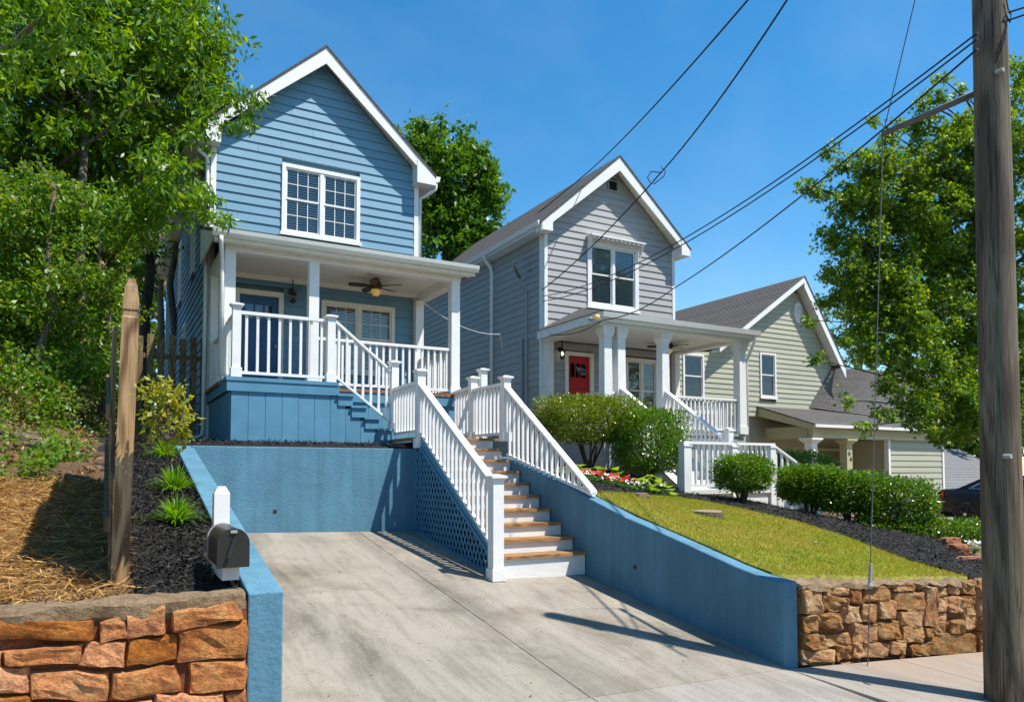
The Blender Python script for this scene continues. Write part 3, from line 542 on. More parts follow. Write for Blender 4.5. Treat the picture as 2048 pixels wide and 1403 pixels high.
sw=MB().box(XL+.101,XL+.13,Y0+.2,25.8,.5,6.4).build('side_wall',M['siding_blue'],bh)
SWN=[(17.2,18.0,4.3,5.9),(20.4,21.2,4.3,5.9),(18.8,19.5,1.9,3.5)]
siding(sw,FX(XL),.45,6.4,lambda z:Y0+.17,lambda z:25.9,SWN,M['siding_blue'])
for a,c,z0,z1 in SWN: window(bh,FX(XL),a,c,z0,z1,1,None)
window(bh,T,*WZ); window(bh,T,*PW,mat='cream')
# door of the blue house
b=MB(); bT(b,T,DR[0],DR[0]+.09,-.05,.06,DR[2],DR[3]); bT(b,T,DR[1]-.09,DR[1],-.05,.06,DR[2],DR[3]); bT(b,T,DR[0]+.09,DR[1]-.09,-.05,.06,DR[3]-.1,DR[3]); b.build('door_casing',M['cream'],bh)
b=MB(); a0,a1=DR[0]+.09,DR[1]-.09; bT(b,T,a0,a1,.02,.06,DR[2]+.01,DR[3]-.1); d_=b.build('door',M['door_blue'],bh)
for i in range(3):
    w_=(a1-a0-.2)/3; b=MB(); bT(b,T,a0+.1+i*w_+.02,a0+.1+(i+1)*w_-.02,.014,.03,2.95,3.22); b.build('door_pane',M['glass_dark'],d_)
for i in range(2):
    b=MB(); bT(b,T,a0+.08+i*.36,a0+.36+i*.36,.012,.03,1.65,2.75); b.build('door_panel',M['door_blue'],d_)
b=MB(); b.lathe((*T(a1-.06,-.03,2.42)[:2],2.42),[(.02,-.03),(.03,0),(.02,.03)],10); b.build('door_knob',M['galv'],d_)
gable_roof(bh,3.78,8.62,.92,2.42,14.58,26.4)
for s,x in ((-1,1.36),(1,6.20)):
    x0,x1=min(x,x-s*.42),max(x,x-s*.42)
    MB().prism([(x,14.588,6.17),(x-s*.44,14.588,6.17),(x-s*.44,14.588,6.67),(x,14.588,6.31)],(0,.35,0)).build('eave_return',M['white'],bh)
    MB().box(min(x,x-s*.3),max(x,x-s*.3),14.95,26.3,6.17,6.20).build('soffit',M['cream'],bh)
    g=MB().prism([(x+s*.11,14.6,6.38),(x,14.6,6.38),(x,14.6,6.26),(x+s*.07,14.6,6.26),(x+s*.09,14.6,6.31)],(0,11.7,0)).build('gutter',M['white'],bh)
    MB().box(min(x,x-s*.03),max(x,x-s*.03),14.95,26.3,6.18,6.40).build('fascia',M['white'],bh)
downspout(bh,[(1.30,14.72,6.28),(1.30,14.72,6.16),(1.42,14.78,6.03),(1.58,14.83,5.93),(1.60,14.83,5.8),(1.60,14.83,.75),(1.57,14.78,.62),(1.40,14.6,.56)])
downspout(bh,[(6.26,14.75,6.28),(6.26,14.75,6.16),(6.1,14.85,6.03),(5.97,14.95,5.95),(5.97,14.95,.5)])
# porch
MB().box(1.62,6.06,13.0,14.86,1.40,1.46).build('porch_floor',M['deck'],bh)
MB().box(1.64,3.42,12.17,12.998,1.40,1.458).build('porch_floor',M['blue'],bh)
x=1.72
while x<4.40:
    w_=min(.262,4.42-x); zt=1.27 if x+w_/2<3.42 else 1.458-.188*(int((x+w_/2-3.42)/.235)+1)-.05
    if zt<.4: break
    MB().box(x+.003,x+w_-.003,12.215+random.uniform(-.002,.002),12.25,.28,zt).build('skirt_board',M['blue'],bh); x+=w_
MB().box(1.68,3.43,12.185,12.213,1.235,1.40).build('skirt_fascia',M['blue'],bh)
MB().box(1.652,1.68,12.185,14.83,1.235,1.40).build('skirt_fascia',M['blue'],bh)
y=12.26
while y<14.8: MB().box(1.70,1.72,y+.003,min(y+.3,14.85)-.003,.3,1.24).build('skirt_board',M['blue'],bh); y+=.3
MB().box(1.74,3.3,12.27,14.8,.2,1.395).build('skirt_core',M['blue'],bh)
x=3.44
while x<5.95: MB().box(x+.003,min(x+.26,6.03)-.003,13.05,13.08,.2,1.38).build('skirt_board',M['blue'],bh); x+=.26
MB().box(3.43,6.05,13.015,13.045,1.22,1.39).build('skirt_fascia',M['blue'],bh)
for k in range(1,5):
    xa=3.42+.235*(k-1); z=1.458-.188*k
    MB().box(xa-.02,xa+.265,12.16,13.0,z-.04,z).build('tread',M['blue'],bh)
    MB().box(xa,xa+.24,12.19,12.214,z-.2,z-.041).build('stringer_block',M['blue'],bh)
    MB().box(xa,xa+.022,12.22,13.0,z,z+.146).build('riser',M['blue'],bh)
for cx_ in (1.79,3.20,5.96):
    b=MB().box(cx_-.088,cx_+.088,13.02,13.196,1.46,3.68); b.box(cx_-.105,cx_+.105,13.003,13.213,1.46,1.60); b.build('column',M['white'],bh)
for cx_,cw in ((5.88,.09),(1.75,.07)): MB().box(cx_-cw,cx_+cw,14.70,14.86,1.46,3.63).build('column',M['white'],bh)
MB().box(1.70,6.06,13.01,13.21,3.68,3.88).build('beam',M['white'],bh)
for xx in (1.70,5.88): MB().box(xx,xx+.18,13.212,14.86,3.62,3.86).build('beam',M['white'],bh)
MB().box(1.885,5.875,13.215,14.86,3.80,3.83).build('porch_ceiling',M['cream'],bh)
MB().box(1.885,5.875,14.80,14.858,3.70,3.797).build('crown_trim',M['cream'],bh)
pr=MB().prism([(1.48,12.74,3.955),(1.48,14.86,4.60),(1.48,14.86,4.54),(1.48,12.74,3.90)],(4.80,0,0)).build('porch_roof',M['shingle'],bh)
MB().prism([(1.52,12.80,3.88),(1.52,12.83,3.88),(1.52,13.0,3.86),(1.52,13.0,3.94),(1.52,12.80,3.92)],(4.72,0,0)).build('soffit',M['cream'],bh)
MB().box(1.50,6.26,12.775,12.80,3.76,3.93).build('fascia',M['cream'],bh)
MB().box(1.52,6.24,12.803,13.005,3.785,3.80).build('soffit',M['cream'],bh)
MB().prism([(1.46,12.655,3.945),(1.46,12.77,3.945),(1.46,12.77,3.825),(1.46,12.70,3.825),(1.46,12.67,3.88)],(4.84,0,0)).build('gutter',M['cream'],bh)  # white gutter coloured cream to put the shade on its face into paint
for xx in (1.50,6.23): MB().prism([(xx,12.80,3.80),(xx,12.80,3.905),(xx,14.86,4.535),(xx,14.86,3.87),(xx,13.0,3.87)],(.03,0,0)).build('gable_fill',M['cream'],bh)
downspout(bh,[(1.60,12.72,3.83),(1.60,12.74,3.74),(1.64,12.92,3.55),(1.65,12.95,3.4),(1.65,12.95,1.55)])
newel(bh,1.79,12.27,1.46,2.65); newel(bh,3.30,12.27,1.46,2.61); newel(bh,4.43,12.27,.66,1.915)
railing(bh,(1.86,12.27),(3.23,12.27),2.52,2.52,1.56,1.56,8)
railing(bh,(1.79,12.34),(1.79,13.01),2.50,2.50,1.56,1.56,4)
railing(bh,(1.79,13.21),(1.79,14.69),2.40,2.40,1.56,1.56,10)
railing(bh,(3.29,13.11),(5.87,13.11),2.36,2.36,1.56,1.56,20)
railing(bh,(5.96,13.21),(5.90,14.69),2.36,2.36,1.56,1.56,11)
railing(bh,(3.37,12.27),(4.36,12.27),2.53,1.75,1.60,.86,7)
# ceiling fan and lanterns (hung from the porch, things of their own)
def fan(p,zc,label,ang,drop=.12):
    x,y,z=p; t=thing('ceiling_fan',label,'ceiling fan',(x,y,zc))
    MB().lathe((x,y,0),[(.02,zc),(.065,zc-.002),(.06,zc-.05),(.02,zc-.075)],14).build('canopy',M['bronze'],t,True)
    MB().tube([(x,y,zc-.06),(x,y,z+.1)],.014,8).build('rod',M['bronze'],t)
    MB().lathe((x,y,0),[(.02,z+.13),(.075,z+.12),(.115,z+.07),(.12,z+.0),(.09,z-.05),(.05,z-.06)],18).build('motor',M['bronze'],t,True)
    for k in range(5):
        a=ang+k*2*math.pi/5; d=Vector((math.cos(a),math.sin(a),0)); s=Vector((-d.y,d.x,0)); vs=[]
        prof=[(.10,.03),(.2,.04),(.26,.065),(.38,.078),(.48,.07),(.54,.035)]
        for zz in (0,.012):
            for r,hw in prof:
                for sg in (-1,1): vs.append(Vector((x,y,z+.01+zz))+d*r+s*hw*sg+Vector((0,0,.016*sg)))
        m=len(prof); f=[]
        for L in (0,2*m): f+=[(L+2*i,L+2*i+1,L+2*i+3,L+2*i+2) for i in range(m-1)]
        f+=[(2*i,2*i+2,2*m+2*i+2,2*m+2*i) for i in range(m-1)]+[(2*i+1,2*i+3,2*m+2*i+3,2*m+2*i+1) for i in range(m-1)]+[(2*m-2,2*m-1,4*m-1,4*m-2)]
        MB().add(vs,f).build('blade',M['bronze'],t)
    MB().lathe((x,y,0),[(.10,z-.055),(.098,z-.09),(.075,z-.15),(.03,z-.18),(.005,z-.183)],18).build('bowl',M['amber'],t,True)
    MB().lathe((x,y,0),[(.012,z-.18),(.014,z-.19),(.004,z-.205)],8).build('finial',M['bronze'],t)
    MB().tube([(x+.01,y,z-.2),(x+.01,y,z-.36)],.004,5).build('pull_chain',M['bronze'],t)
q=PY(752,574,14.0); fan((q[0],14.0,q[2]),3.80,'bronze ceiling fan with amber bowl on the blue house porch',.5)
def lantern(p,label,lit=False):
    x,y,z=p; t=thing('wall_lantern',label,'lantern',(x,y,z))
    MB().lathe((x,y-.012,z+.1),[(.055,-.012),(.05,.012)],14,'y').build('back_plate',M['black'],t)
    pts=[(x,y-.01,z+.1)]+[(x,y-.02-.07*math.sin(a)*1.0-.02,z+.1+.13*(1-math.cos(a))) for a in np.linspace(.2,2.2,7)]+[(x,y-.13,z+.2),(x,y-.13,z+.1)]
    MB().tube(pts,.011,6).build('scroll_arm',M['black'],t)
    MB().lathe((x,y-.13,z),[(.012,.11),(.03,.095),(.085,.035),(.085,.02)],12).build('hood',M['black'],t)
    MB().lathe((x,y-.13,z),[(.058,.02),(.062,-.05),(.05,-.12)],12).build('glass',M['glass_dark' if not lit else 'glass'],t,True)
    MB().lathe((x,y-.13,z),[(.012,.02),(.026,-.02),(.022,-.055),(.004,-.07)],10).build('bulb',M['bulb_on' if lit else 'cream'],t,True)
    MB().lathe((x,y-.13,z),[(.064,-.12),(.064,-.14),(.03,-.16),(.008,-.18)],12).build('bottom_cap',M['black'],t)
    b=MB()
    for k in range(6): a=k*math.pi/3; b.bar((x+.064*math.cos(a),y-.13+.064*math.sin(a),z+.02),(x+.058*math.cos(a),y-.13+.058*math.sin(a),z-.125),.008,.008)
    b.build('cage',M['black'],t)
q=PY(583,592,14.87); lantern((q[0],14.87,q[2]),'black wall lantern beside the blue door')
# ================================================================ LOWER STAIRCASE
st=thing('staircase','white and wood staircase rising from the driveway to the blue porch','stairs',(5.05,8.3,-1.4))
z0=-1.11; rise=(.52-z0)/9; run=.30; SX0,SX1=4.42,5.715
for i in range(10):
    y=8.25+run*i; z=z0+rise*i; zl=(drive_z(5.2,y)+.0) if i==0 else z-rise
    MB().box(SX0,SX1,y+.025,y+.05,zl-.0,z-.038).build('riser',M['riser'],st)
    yb=y+run+.03 if i<9 else y+.34
    MB().box(SX0-.01,SX1,y-.01,yb,z-.038,z).build('tread',M['tread'],st)
# stringer + lattice on the open left side
sy=lambda y:z0+(y-8.25)/run*rise-.02
MB().prism([(4.385,8.22,sy(8.22)+.03),(4.385,10.95,sy(10.95)+.03),(4.385,10.95,sy(10.95)-.13),(4.385,8.22,sy(8.22)-.13)],(.03,0,0)).build('stringer',M['blue'],st)
MB().box(SX0+.01,SX1,10.99,11.115,-1.0,.48).build('landing_support',M['blue'],st)
poly=[(8.32,drive_z(4.4,8.32)+.01),(11.08,drive_z(4.4,11.08)+.01),(11.08,sy(11.08)-.12),(8.32,sy(8.32)-.12)]
def clipline(p,d,poly):
    t0,t1=-99,99; n=len(poly)
    for i in range(n):
        ax,ay=poly[i]; bx,by=poly[(i+1)%n]; nx_,ny_=-(by-ay),bx-ax; den=nx_*d[0]+ny_*d[1]; num=nx_*(p[0]-ax)+ny_*(p[1]-ay)
        if abs(den)<1e-9:
            if num<0: return None
        else:
            t=-num/den
            if den>0: t0=max(t0,t)
            else: t1=min(t1,t)
    return (t0,t1) if t1-t0>.03 else None
lat=MB()
for sg,xo in ((1,4.375),(-1,4.381)):
    d=(math.cos(math.radians(58)),sg*math.sin(math.radians(58)))
    for k in np.arange(5.5,14.5,.115):
        r=clipline((k,-.5),d,poly)
        if r: lat.bar((xo,k+d[0]*r[0],-.5+d[1]*r[0]),(xo,k+d[0]*r[1],-.5+d[1]*r[1]),.005,.030,(0,-d[1],d[0]))
tag(lat.build('lattice',M['blue'],st),kind='stuff')
fr=MB()
for i in range(4):
    (a,c),(e,g)=poly[i],poly[(i+1)%4]; fr.bar((4.372,a,c),(4.372,e,g),.012,.04)
fr.build('lattice_frame',M['blue'],st)
newel(st,4.33,8.23,drive_z(4.3,8.2),-.06,.15); newel(st,4.40,10.97,.34,1.61); newel(st,5.79,10.66,.46,1.555); newel(st,5.79,11.9,.52,1.68); newel(st,6.42,12.75,.35,1.97)
railing(st,(4.345,8.30),(4.40,10.91),-.16,1.36,sy(8.3)+.12,sy(10.91)+.12,18,rw=.11,rh=.045)
railing(st,(5.80,8.18),(5.79,10.60),-.29,1.36,-.32,.26,17,rw=.11,rh=.045)
railing(st,(4.40,11.04),(4.43,12.20),1.42,1.42,.64,.64,8); railing(st,(5.79,10.73),(5.79,11.84),1.44,1.44,.62,.62,8)
railing(st,(5.79,11.97),(5.92,13.0),1.50,1.50,.66,.66,6); railing(st,(5.86,11.95),(6.36,12.70),1.52,1.52,.66,.66,4)
MB().box(4.38,5.86,11.30,13.0,.44,.478).build('landing_rim',M['cream'],st)
MB().box(4.36,5.88,11.05,13.0,.48,.52).build('landing_floor',M['tread'],st)
for x in (4.42,5.80): MB().box(x-.05,x+.05,12.3,12.4,.3,.44).build('landing_post',M['blue'],st)
MB().box(4.40,5.84,12.97,13.01,.2,.44).build('landing_skirt',M['blue'],st)
# ================================================================ GREY HOUSE
gh=thing('house','narrow grey two-storey house with red door and white porch','house',(11.6,15.6,-.2))
GL,GR,GY=9.50,13.74,15.5; T=FY(GY)
b=MB().box(GL+.1,GR-.02,GY+.1,28,-.6,6.15); b.prism([(GL+.1,GY+.1,6.15),(GR-.02,GY+.1,6.15),(11.62,GY+.1,7.95)],(0,12.4,0)); b.build('wall_core',M['siding_grey'],gh)
GW=(10.80,12.46,4.18,5.92); GP=(12.0,13.1,1.2,2.96); GD=(10.10,10.98,.86,2.98)
for x in (GL,GR-.09): MB().box(x,x+.09,GY-.036,GY+.06,-.3,6.1).build('corner_board',M['white'],gh)
MB().box(GL-.036,GL+.06,GY+.066,GY+.16,-.3,6.1).build('corner_board',M['white'],gh)
fw=MB().box(GL+.12,GR-.12,GY+.101,GY+.13,0,6.1).build('front_wall',M['siding_grey'],gh)
xl=lambda z: GL+.09 if z<6.15 else GL+.09+(z-6.15)/.88; xr=lambda z: GR-.09 if z<6.15 else GR-.09-(z-6.15)/.88
siding(fw,T,3.6,7.95,xl,xr,[GW,(11.46,11.82,7.34,7.66)],M['siding_grey'])
siding(fw,T,.88,3.2,lambda z:GL+.09,lambda z:GR-.09,[GP,GD],M['siding_grey'])
sw=MB().box(GL+.101,GL+.13,GY+.2,27.8,-.4,6.1).build('side_wall',M['siding_grey'],gh)
siding(sw,FX(GL),-.4,6.05,lambda z:GY+.17,lambda z:27.9,[],M['siding_grey'])
window(gh,T,*GW,2,None,.12); window(gh,T,*GP,2,None,.08,'cream')
hd=MB(); bT(hd,T,10.76,12.52,-.30,-.02,5.985,6.02); bT(hd,T,10.80,12.48,-.10,-.02,5.90,5.985)
for x in np.linspace(10.84,12.4,12): bT(hd,T,x,x+.05,-.28,-.10,5.93,5.985)
for x in (10.78,12.44): hd.prism([T(x,-.10,5.60),T(x,-.10,5.985),T(x,-.28,5.985),T(x,-.13,5.72)],(.045,0,0))
hd.build('window_hood',M['white'],gh)
gv=MB(); bT(gv,T,11.47,11.81,-.045,.05,7.345,7.375); bT(gv,T,11.47,11.81,-.045,.05,7.625,7.655); bT(gv,T,11.47,11.5,-.045,.05,7.375,7.625); bT(gv,T,11.78,11.81,-.045,.05,7.375,7.625); gv=gv.build('gable_vent',M['siding_grey'],gh)
for k in range(7):
    z=7.39+k*.034; MB().add([T(11.5,-.03,z),T(11.78,-.03,z),T(11.78,.02,z+.03),T(11.5,.02,z+.03)],[(0,1,2,3)]).build('louvre',M['siding_grey'],gv)
b=MB(); bT(b,T,11.5,11.78,.03,.04,7.37,7.63); b.build('vent_back',M['dark'],gv)
b=MB(); bT(b,T,GD[0],GD[0]+.1,-.05,.06,GD[2],GD[3]); bT(b,T,GD[1]-.1,GD[1],-.05,.06,GD[2],GD[3]); bT(b,T,GD[0]+.1,GD[1]-.1,-.05,.06,GD[3]-.1,GD[3]); b.build('door_casing',M['white'],gh)
b=MB(); bT(b,T,GD[0]+.1,GD[1]-.1,.02,.06,.87,GD[3]-.1); dd=b.build('door',M['red'],gh)
for i in range(3):
    x=GD[0]+.2+i*.165; b=MB(); bT(b,T,x,x+.125,.012,.03,2.34,2.70); b.build('door_pane',M['glass_dark'],dd)
b=MB(); bT(b,T,GD[0]+.16,GD[1]-.16,-.0,.03,2.26,2.30); b.build('door_ledge',M['red'],dd)
gable_roof(gh,11.62,8.20,.88,2.42,15.12,28.4,rake=.36)
for s,x in ((-1,9.24),(1,14.0)):
    MB().prism([(x,15.127,5.86),(x-s*.30,15.127,5.86),(x-s*.30,15.127,6.30),(x,15.127,6.02)],(0,.34,0)).build('eave_return',M['white'],gh)
    MB().box(min(x,x-s*.27),max(x,x-s*.27),15.5,28.3,5.87,5.90).build('soffit',M['white'],gh)
    MB().box(min(x,x-s*.03),max(x,x-s*.03),15.5,28.3,5.88,6.10).build('fascia',M['white'],gh)
    MB().prism([(x+s*.10,15.2,6.09),(x,15.2,6.09),(x,15.2,5.98),(x+s*.07,15.2,5.98)],(0,13.0,0)).build('gutter',M['white'],gh)
downspout(gh,[(9.20,18.2,6.0),(9.20,18.2,5.9),(9.40,18.2,5.68),(9.44,18.2,5.5),(9.44,18.2,-.2)],w=.11)
MB().tube([(9.43,16.25,4.6),(9.43,16.25,.2)],.025,6).build('conduit',M['siding_grey'],gh)
MB().tube([(9.43,16.5,3.4),(9.43,16.5,.2)],.04,6).build('conduit',M['siding_grey'],gh)
MB().box(9.34,9.46,16.1,16.6,.1,.75).build('meter_box',M['siding_grey'],gh)
# porch of the grey house
zc_=3.14
MB().box(9.50,13.76,13.0,15.46,.80,.86).build('porch_floor',M['siding_grey'],gh)
MB().box(9.52,13.74,13.03,13.06,-.9,.79).build('porch_skirt',M['siding_grey'],gh); MB().box(9.52,9.55,13.07,15.4,-.9,.79).build('porch_skirt',M['siding_grey'],gh); MB().box(13.71,13.74,13.07,15.4,-.9,.79).build('porch_skirt',M['siding_grey'],gh)
for cx_ in (9.62,9.99,11.25,13.70):
    b=MB(); h0,h1=.115,.10
    b.hexa([(cx_-h0,13.1-h0,.86),(cx_+h0,13.1-h0,.86),(cx_+h0,13.1+h0,.86),(cx_-h0,13.1+h0,.86),(cx_-h1,13.1-h1,2.9),(cx_+h1,13.1-h1,2.9),(cx_+h1,13.1+h1,2.9),(cx_-h1,13.1+h1,2.9)])
    b.hexa([(cx_-.11,13.1-.11,2.9),(cx_+.11,13.1-.11,2.9),(cx_+.11,13.1+.11,2.9),(cx_-.11,13.1+.11,2.9),(cx_-.14,13.1-.14,3.0),(cx_+.14,13.1-.14,3.0),(cx_+.14,13.1+.14,3.0),(cx_-.14,13.1+.14,3.0)])
    b.box(cx_-.15,cx_+.15,12.95,13.25,3.0,zc_); b.box(cx_-.135,cx_+.135,12.965,13.235,.86,1.05); b.build('column',M['white'],gh)
for cx_ in (9.58,13.66): MB().box(cx_-.08,cx_+.08,15.3,15.46,.86,zc_).build('column',M['white'],gh)
MB().box(9.36,13.92,12.92,13.28,zc_,3.22).build('beam',M['white'],gh)
for xx in (9.44,13.62): MB().box(xx,xx+.22,13.285,15.46,zc_,3.22).build('beam',M['white'],gh)
MB().box(9.30,13.98,12.85,15.44,3.222,3.25).build('porch_ceiling',M['cream'],gh)
MB().add([(9.24,12.78,3.40),(14.03,12.78,3.40),(14.03,15.46,3.40),(9.24,15.46,3.40),(10.6,15.46,4.12),(12.9,15.46,4.12)],[(0,1,5,4),(1,2,5),(3,0,4),(0,3,2,1),(3,4,5,2)]).build('porch_roof',M['shingle'],gh)
fs=MB(); fs.box(9.27,14.0,12.81,12.84,3.20,3.395); fs.box(9.27,9.30,12.84,15.45,3.20,3.395); fs.box(13.97,14.0,12.84,15.45,3.20,3.395); fs.build('fascia',M['white'],gh)
MB().prism([(9.3,12.70,3.39),(9.3,12.805,3.39),(9.3,12.805,3.28),(9.3,12.73,3.28)],(4.75,0,0)).build('gutter',M['white'],gh)
downspout(gh,[(13.92,12.78,3.3),(13.92,12.80,3.16),(13.95,12.95,2.95),(13.93,13.05,2.75),(13.92,13.08,2.6),(13.92,13.08,-.4)])
railing(gh,(9.62,13.22),(9.58,15.3),1.72,1.72,.98,.98,16); railing(gh,(9.74,13.1),(9.87,13.1),1.72,1.72,.98,.98,1)
railing(gh,(11.37,13.1),(13.58,13.1),1.72,1.72,.98,.98,17); railing(gh,(13.70,13.22),(13.66,15.3),1.72,1.72,.98,.98,14)
q=PY(1119,706,15.46); lantern((q[0],15.46,q[2]),'black wall lantern with a lit bulb beside the red door',True)
q=PY(1337,694,14.4); fan((q[0],14.4,q[2]),3.222,'dark ceiling fan behind the grey house porch column',.1)
gs=thing('staircase','white railed steps and landing in front of the grey house','stairs',(10.6,12,-.5))
for k in range(7):
    z=.86-.18*(k+1); y=13.0-.28*(k+1)
    MB().box(9.98,11.2,y,y+.30,z-.04,z).build('tread',M['riser'],gs); MB().box(9.98,11.2,y+.27,y+.29,z,z+.14).build('riser',M['riser'],gs)
MB().box(9.35,11.8,10.3,11.05,-.46,-.40).build('landing_floor',M['riser'],gs); MB().box(9.4,11.75,10.34,11.0,-1.2,-.46).build('landing_base',M['riser'],gs)
for x in (9.97,11.2): MB().prism([(x,13.0,.82),(x,11.05,-.40),(x,11.05,-.70),(x,13.0,.5)],(.03,0,0)).build('stringer',M['white'],gs)
railing(gs,(9.98,12.98),(9.98,11.15),1.80,.66,1.0,-.12,12,rw=.12); railing(gs,(11.25,12.98),(11.25,11.15),1.80,.62,1.0,-.12,14,rw=.12)
newel(gs,9.98,11.08,-.6,.86,.14,False,capw=.0); newel(gs,11.25,11.08,-.6,.86,.14,False,capw=.0)
newel(gs,9.40,10.36,-.7,.50,.16,True,capw=-.02); newel(gs,10.62,10.36,-.8,.50,.14,False,capw=-.02); newel(gs,11.66,10.36,-.9,.50,.14,False,capw=-.02)
railing(gs,(9.33,10.36),(10.56,10.36),.52,.52,-.28,-.28,9,rw=.13); railing(gs,(10.69,10.36),(11.73,10.36),.52,.52,-.28,-.28,8,rw=.13)
railing(gs,(11.72,10.36),(12.75,10.2),.50,-.12,-.3,-.85,7,rw=.1); newel(gs,12.8,10.2,-1.1,.0,.13,False,capw=.0)
for k in range(3): MB().box(11.8+.28*k,12.1+.28*k,10.3,11.05,-.9-.0*k,-.46-.17*(k+1)+.06).build('tread',M['riser'],gs)
# satellite dish and floodlight
sd=thing('satellite_dish','small dark satellite dish on the shaded side of the grey house','dish',(9.45,16.3,4.7))
MB().tube([(9.45,16.3,4.6),(9.25,16.25,4.7),(9.12,16.2,4.95)],.022,8).build('mast',M['galv'],sd)
c=Vector((9.05,16.15,5.08)); ax=Vector((.75,-.5,.45)).normalized(); u_=ax.orthogonal().normalized(); v_=ax.cross(u_); vs=[c-ax*.05]; fs=[]
for r in (.12,.22,.29):
    for k in range(16): vs.append(c+(u_*math.cos(k*math.pi/8)+v_*math.sin(k*math.pi/8)*1.1)*r+ax*(r*r*.9-.05))
for k in range(16): fs.append((0,1+k,1+(k+1)%16))
for j in range(2):
    for k in range(16): fs.append((1+j*16+k,17+j*16+k,17+j*16+(k+1)%16,1+j*16+(k+1)%16))
MB().add(vs,fs).build('reflector',M['black'],sd,True)
MB().tube([c-ax*.04-v_*.28,c+ax*.28-v_*.2],.012,6).build('feed_arm',M['galv'],sd); MB().bar(c+ax*.28-v_*.2,c+ax*.36-v_*.17,.05,.05).build('receiver',M['galv'],sd)
q=PX(1192,636,9.26); fl=thing('floodlight','small twin floodlight with yellow bulb on the grey porch fascia','light',tuple(q))
MB().lathe((9.262,q[1],q[2]),[(.05,0),(.045,-.03)],12,'x').build('base',M['white'],fl)
MB().tube([(9.24,q[1],q[2]),(9.18,q[1]-.05,q[2]-.01),(9.15,q[1]-.12,q[2]-.02)],.022,8).build('lamp_arm',M['white'],fl)
MB().lathe((9.15,q[1]-.12,q[2]-.02),[(.03,.02),(.06,-.05),(.055,-.10),(.01,-.12)],12,'y').build('bulb',M['amber'],fl,True)
MB().lathe((9.18,q[1]+.08,q[2]-.01),[(.03,.06),(.045,.02),(.03,-.04)],10,'y').build('lamp_head',M['galv'],fl,True)
# ================================================================ BEIGE HOUSE
eh=thing('house','beige sided house with steep gable and low front porch','house',(21,17,-1.4))
EY=17.0; T=FY(EY); E=lambda u,v:PY(u,v,EY)
ap=PY(1609,551,16.6); lo=PY(1478,658,16.6); ro=PY(1690,730,16.6); api=E(1600,578)
xc,zr=ap[0],ap[2]; s1=(zr-lo[2])/(xc-lo[0]); s2=(zr-ro[2])/(ro[0]-xc); zL=PY(1440,689,16.6)[2]; xL=xc-(zr-zL)/s1; xR=ro[0]-.15
zl=lambda x: zr-.42-(xc-x)*s1 if x<xc else zr-.42-(x-xc)*s2
WA=PY(1618,814,16.97); WD=PY(1664,734,16.97); WB=PY(1905,852,15.6); WC=PY(1900,752,19.0)
vx=lambda z: WA[0]+(z-WA[2])*(WD[0]-WA[0])/(WD[2]-WA[2])+.25
core=[(15.0,EY+.12,-1.6),(25.2,EY+.12,-1.6),(25.2,EY+.12,1.2),(vx(1.9),EY+.12,1.9),(vx(3.3),EY+.12,3.3),(xc,EY+.12,zr-.45),(xL+.2,EY+.12,zl(xL+.2)),(15.0,EY+.12,zl(xL+.2))]
MB().prism(core[:2]+core[2:],(0,14,0)).build('wall_core',M['siding_beige'],eh)
fw=MB().box(18.2,22.8,EY+.121,EY+.14,1.7,4).build('front_wall',M['siding_beige'],eh)
w0=E(1518,704); w1=E(1551,797); EW=(w0[0],w1[0],w1[2],w0[2])
siding(fw,T,1.72,zr-.5,lambda z:max(15.1,xc-(zr-.40-z)/s1) if z>zl(xL+.2) else 15.1,lambda z:min(xc+(zr-.40-z)/s2,vx(z)),[EW,(PY(1364,705,EY)[0],PY(1397,780,EY)[0]+.2,PY(1397,780,EY)[2]-.3,PY(1364,705,EY)[2])],M['siding_beige'],.165)
window(eh,T,*EW,1,None,.06,'white',False)
q0=E(1364,705); q1=E(1397,780)
window(eh,T,q0[0],q1[0]+.2,q1[2]-.3,q0[2],1,None,.06,'white',False)
va=E(1594,625); g=MB(); ov=[(va[0]+.20*math.cos(a)*1.0,-.06,va[2]+.36*math.sin(a)) for a in np.linspace(0,2*math.pi,17)[:-1]]
g.prism([T(*p) for p in ov],(0,.10,0)); g=g.build('gable_vent',M['white'],eh)
for k in range(6):
    z=va[2]-.24+k*.09; hw=.17*math.sqrt(max(.05,1-((z-va[2])/.36)**2)); MB().add([T(va[0]-hw,-.068,z),T(va[0]+hw,-.068,z),T(va[0]+hw,-.10,z-.035),T(va[0]-hw,-.10,z-.035)],[(0,1,2,3)]).build('louvre',M['white'],g)
def courses(par,P00,P10,P11,P01,n,mat='shingle_beige',name='shingle_courses'):   # eave-left, eave-right, ridge-right, ridge-left
    A,B,Cc,D=[np.array(p,float) for p in (P00,P10,P11,P01)]; nrm=np.cross(B-A,D-A); nrm/=np.linalg.norm(nrm); nrm*=np.sign(nrm[2]); b=MB()
    for k in range(n):
        a0,a1=k/n,(k+1.06)/n; l0=A+(D-A)*a0; r0=B+(Cc-B)*a0; l1=A+(D-A)*min(1,a1); r1=B+(Cc-B)*min(1,a1); w=random.uniform(.8,1.2)
        b.hexa([l0-nrm*.02,r0-nrm*.02,r1-nrm*.02,l1-nrm*.02,l0+nrm*.016*w,r0+nrm*.016*w,r1+nrm*.002,l1+nrm*.002])
    return tag(b.build(name,M[mat],par),kind='stuff')
yb=31.
courses(eh,(xL,yb,zL),(xL,16.58,zL),(xc,16.58,zr),(xc,yb,zr),34)
courses(eh,(xR+.2,16.58,zr-(xR+.2-xc)*s2),(xR+.2,yb,zr-(xR+.2-xc)*s2),(xc,yb,zr),(xc,16.58,zr),26)
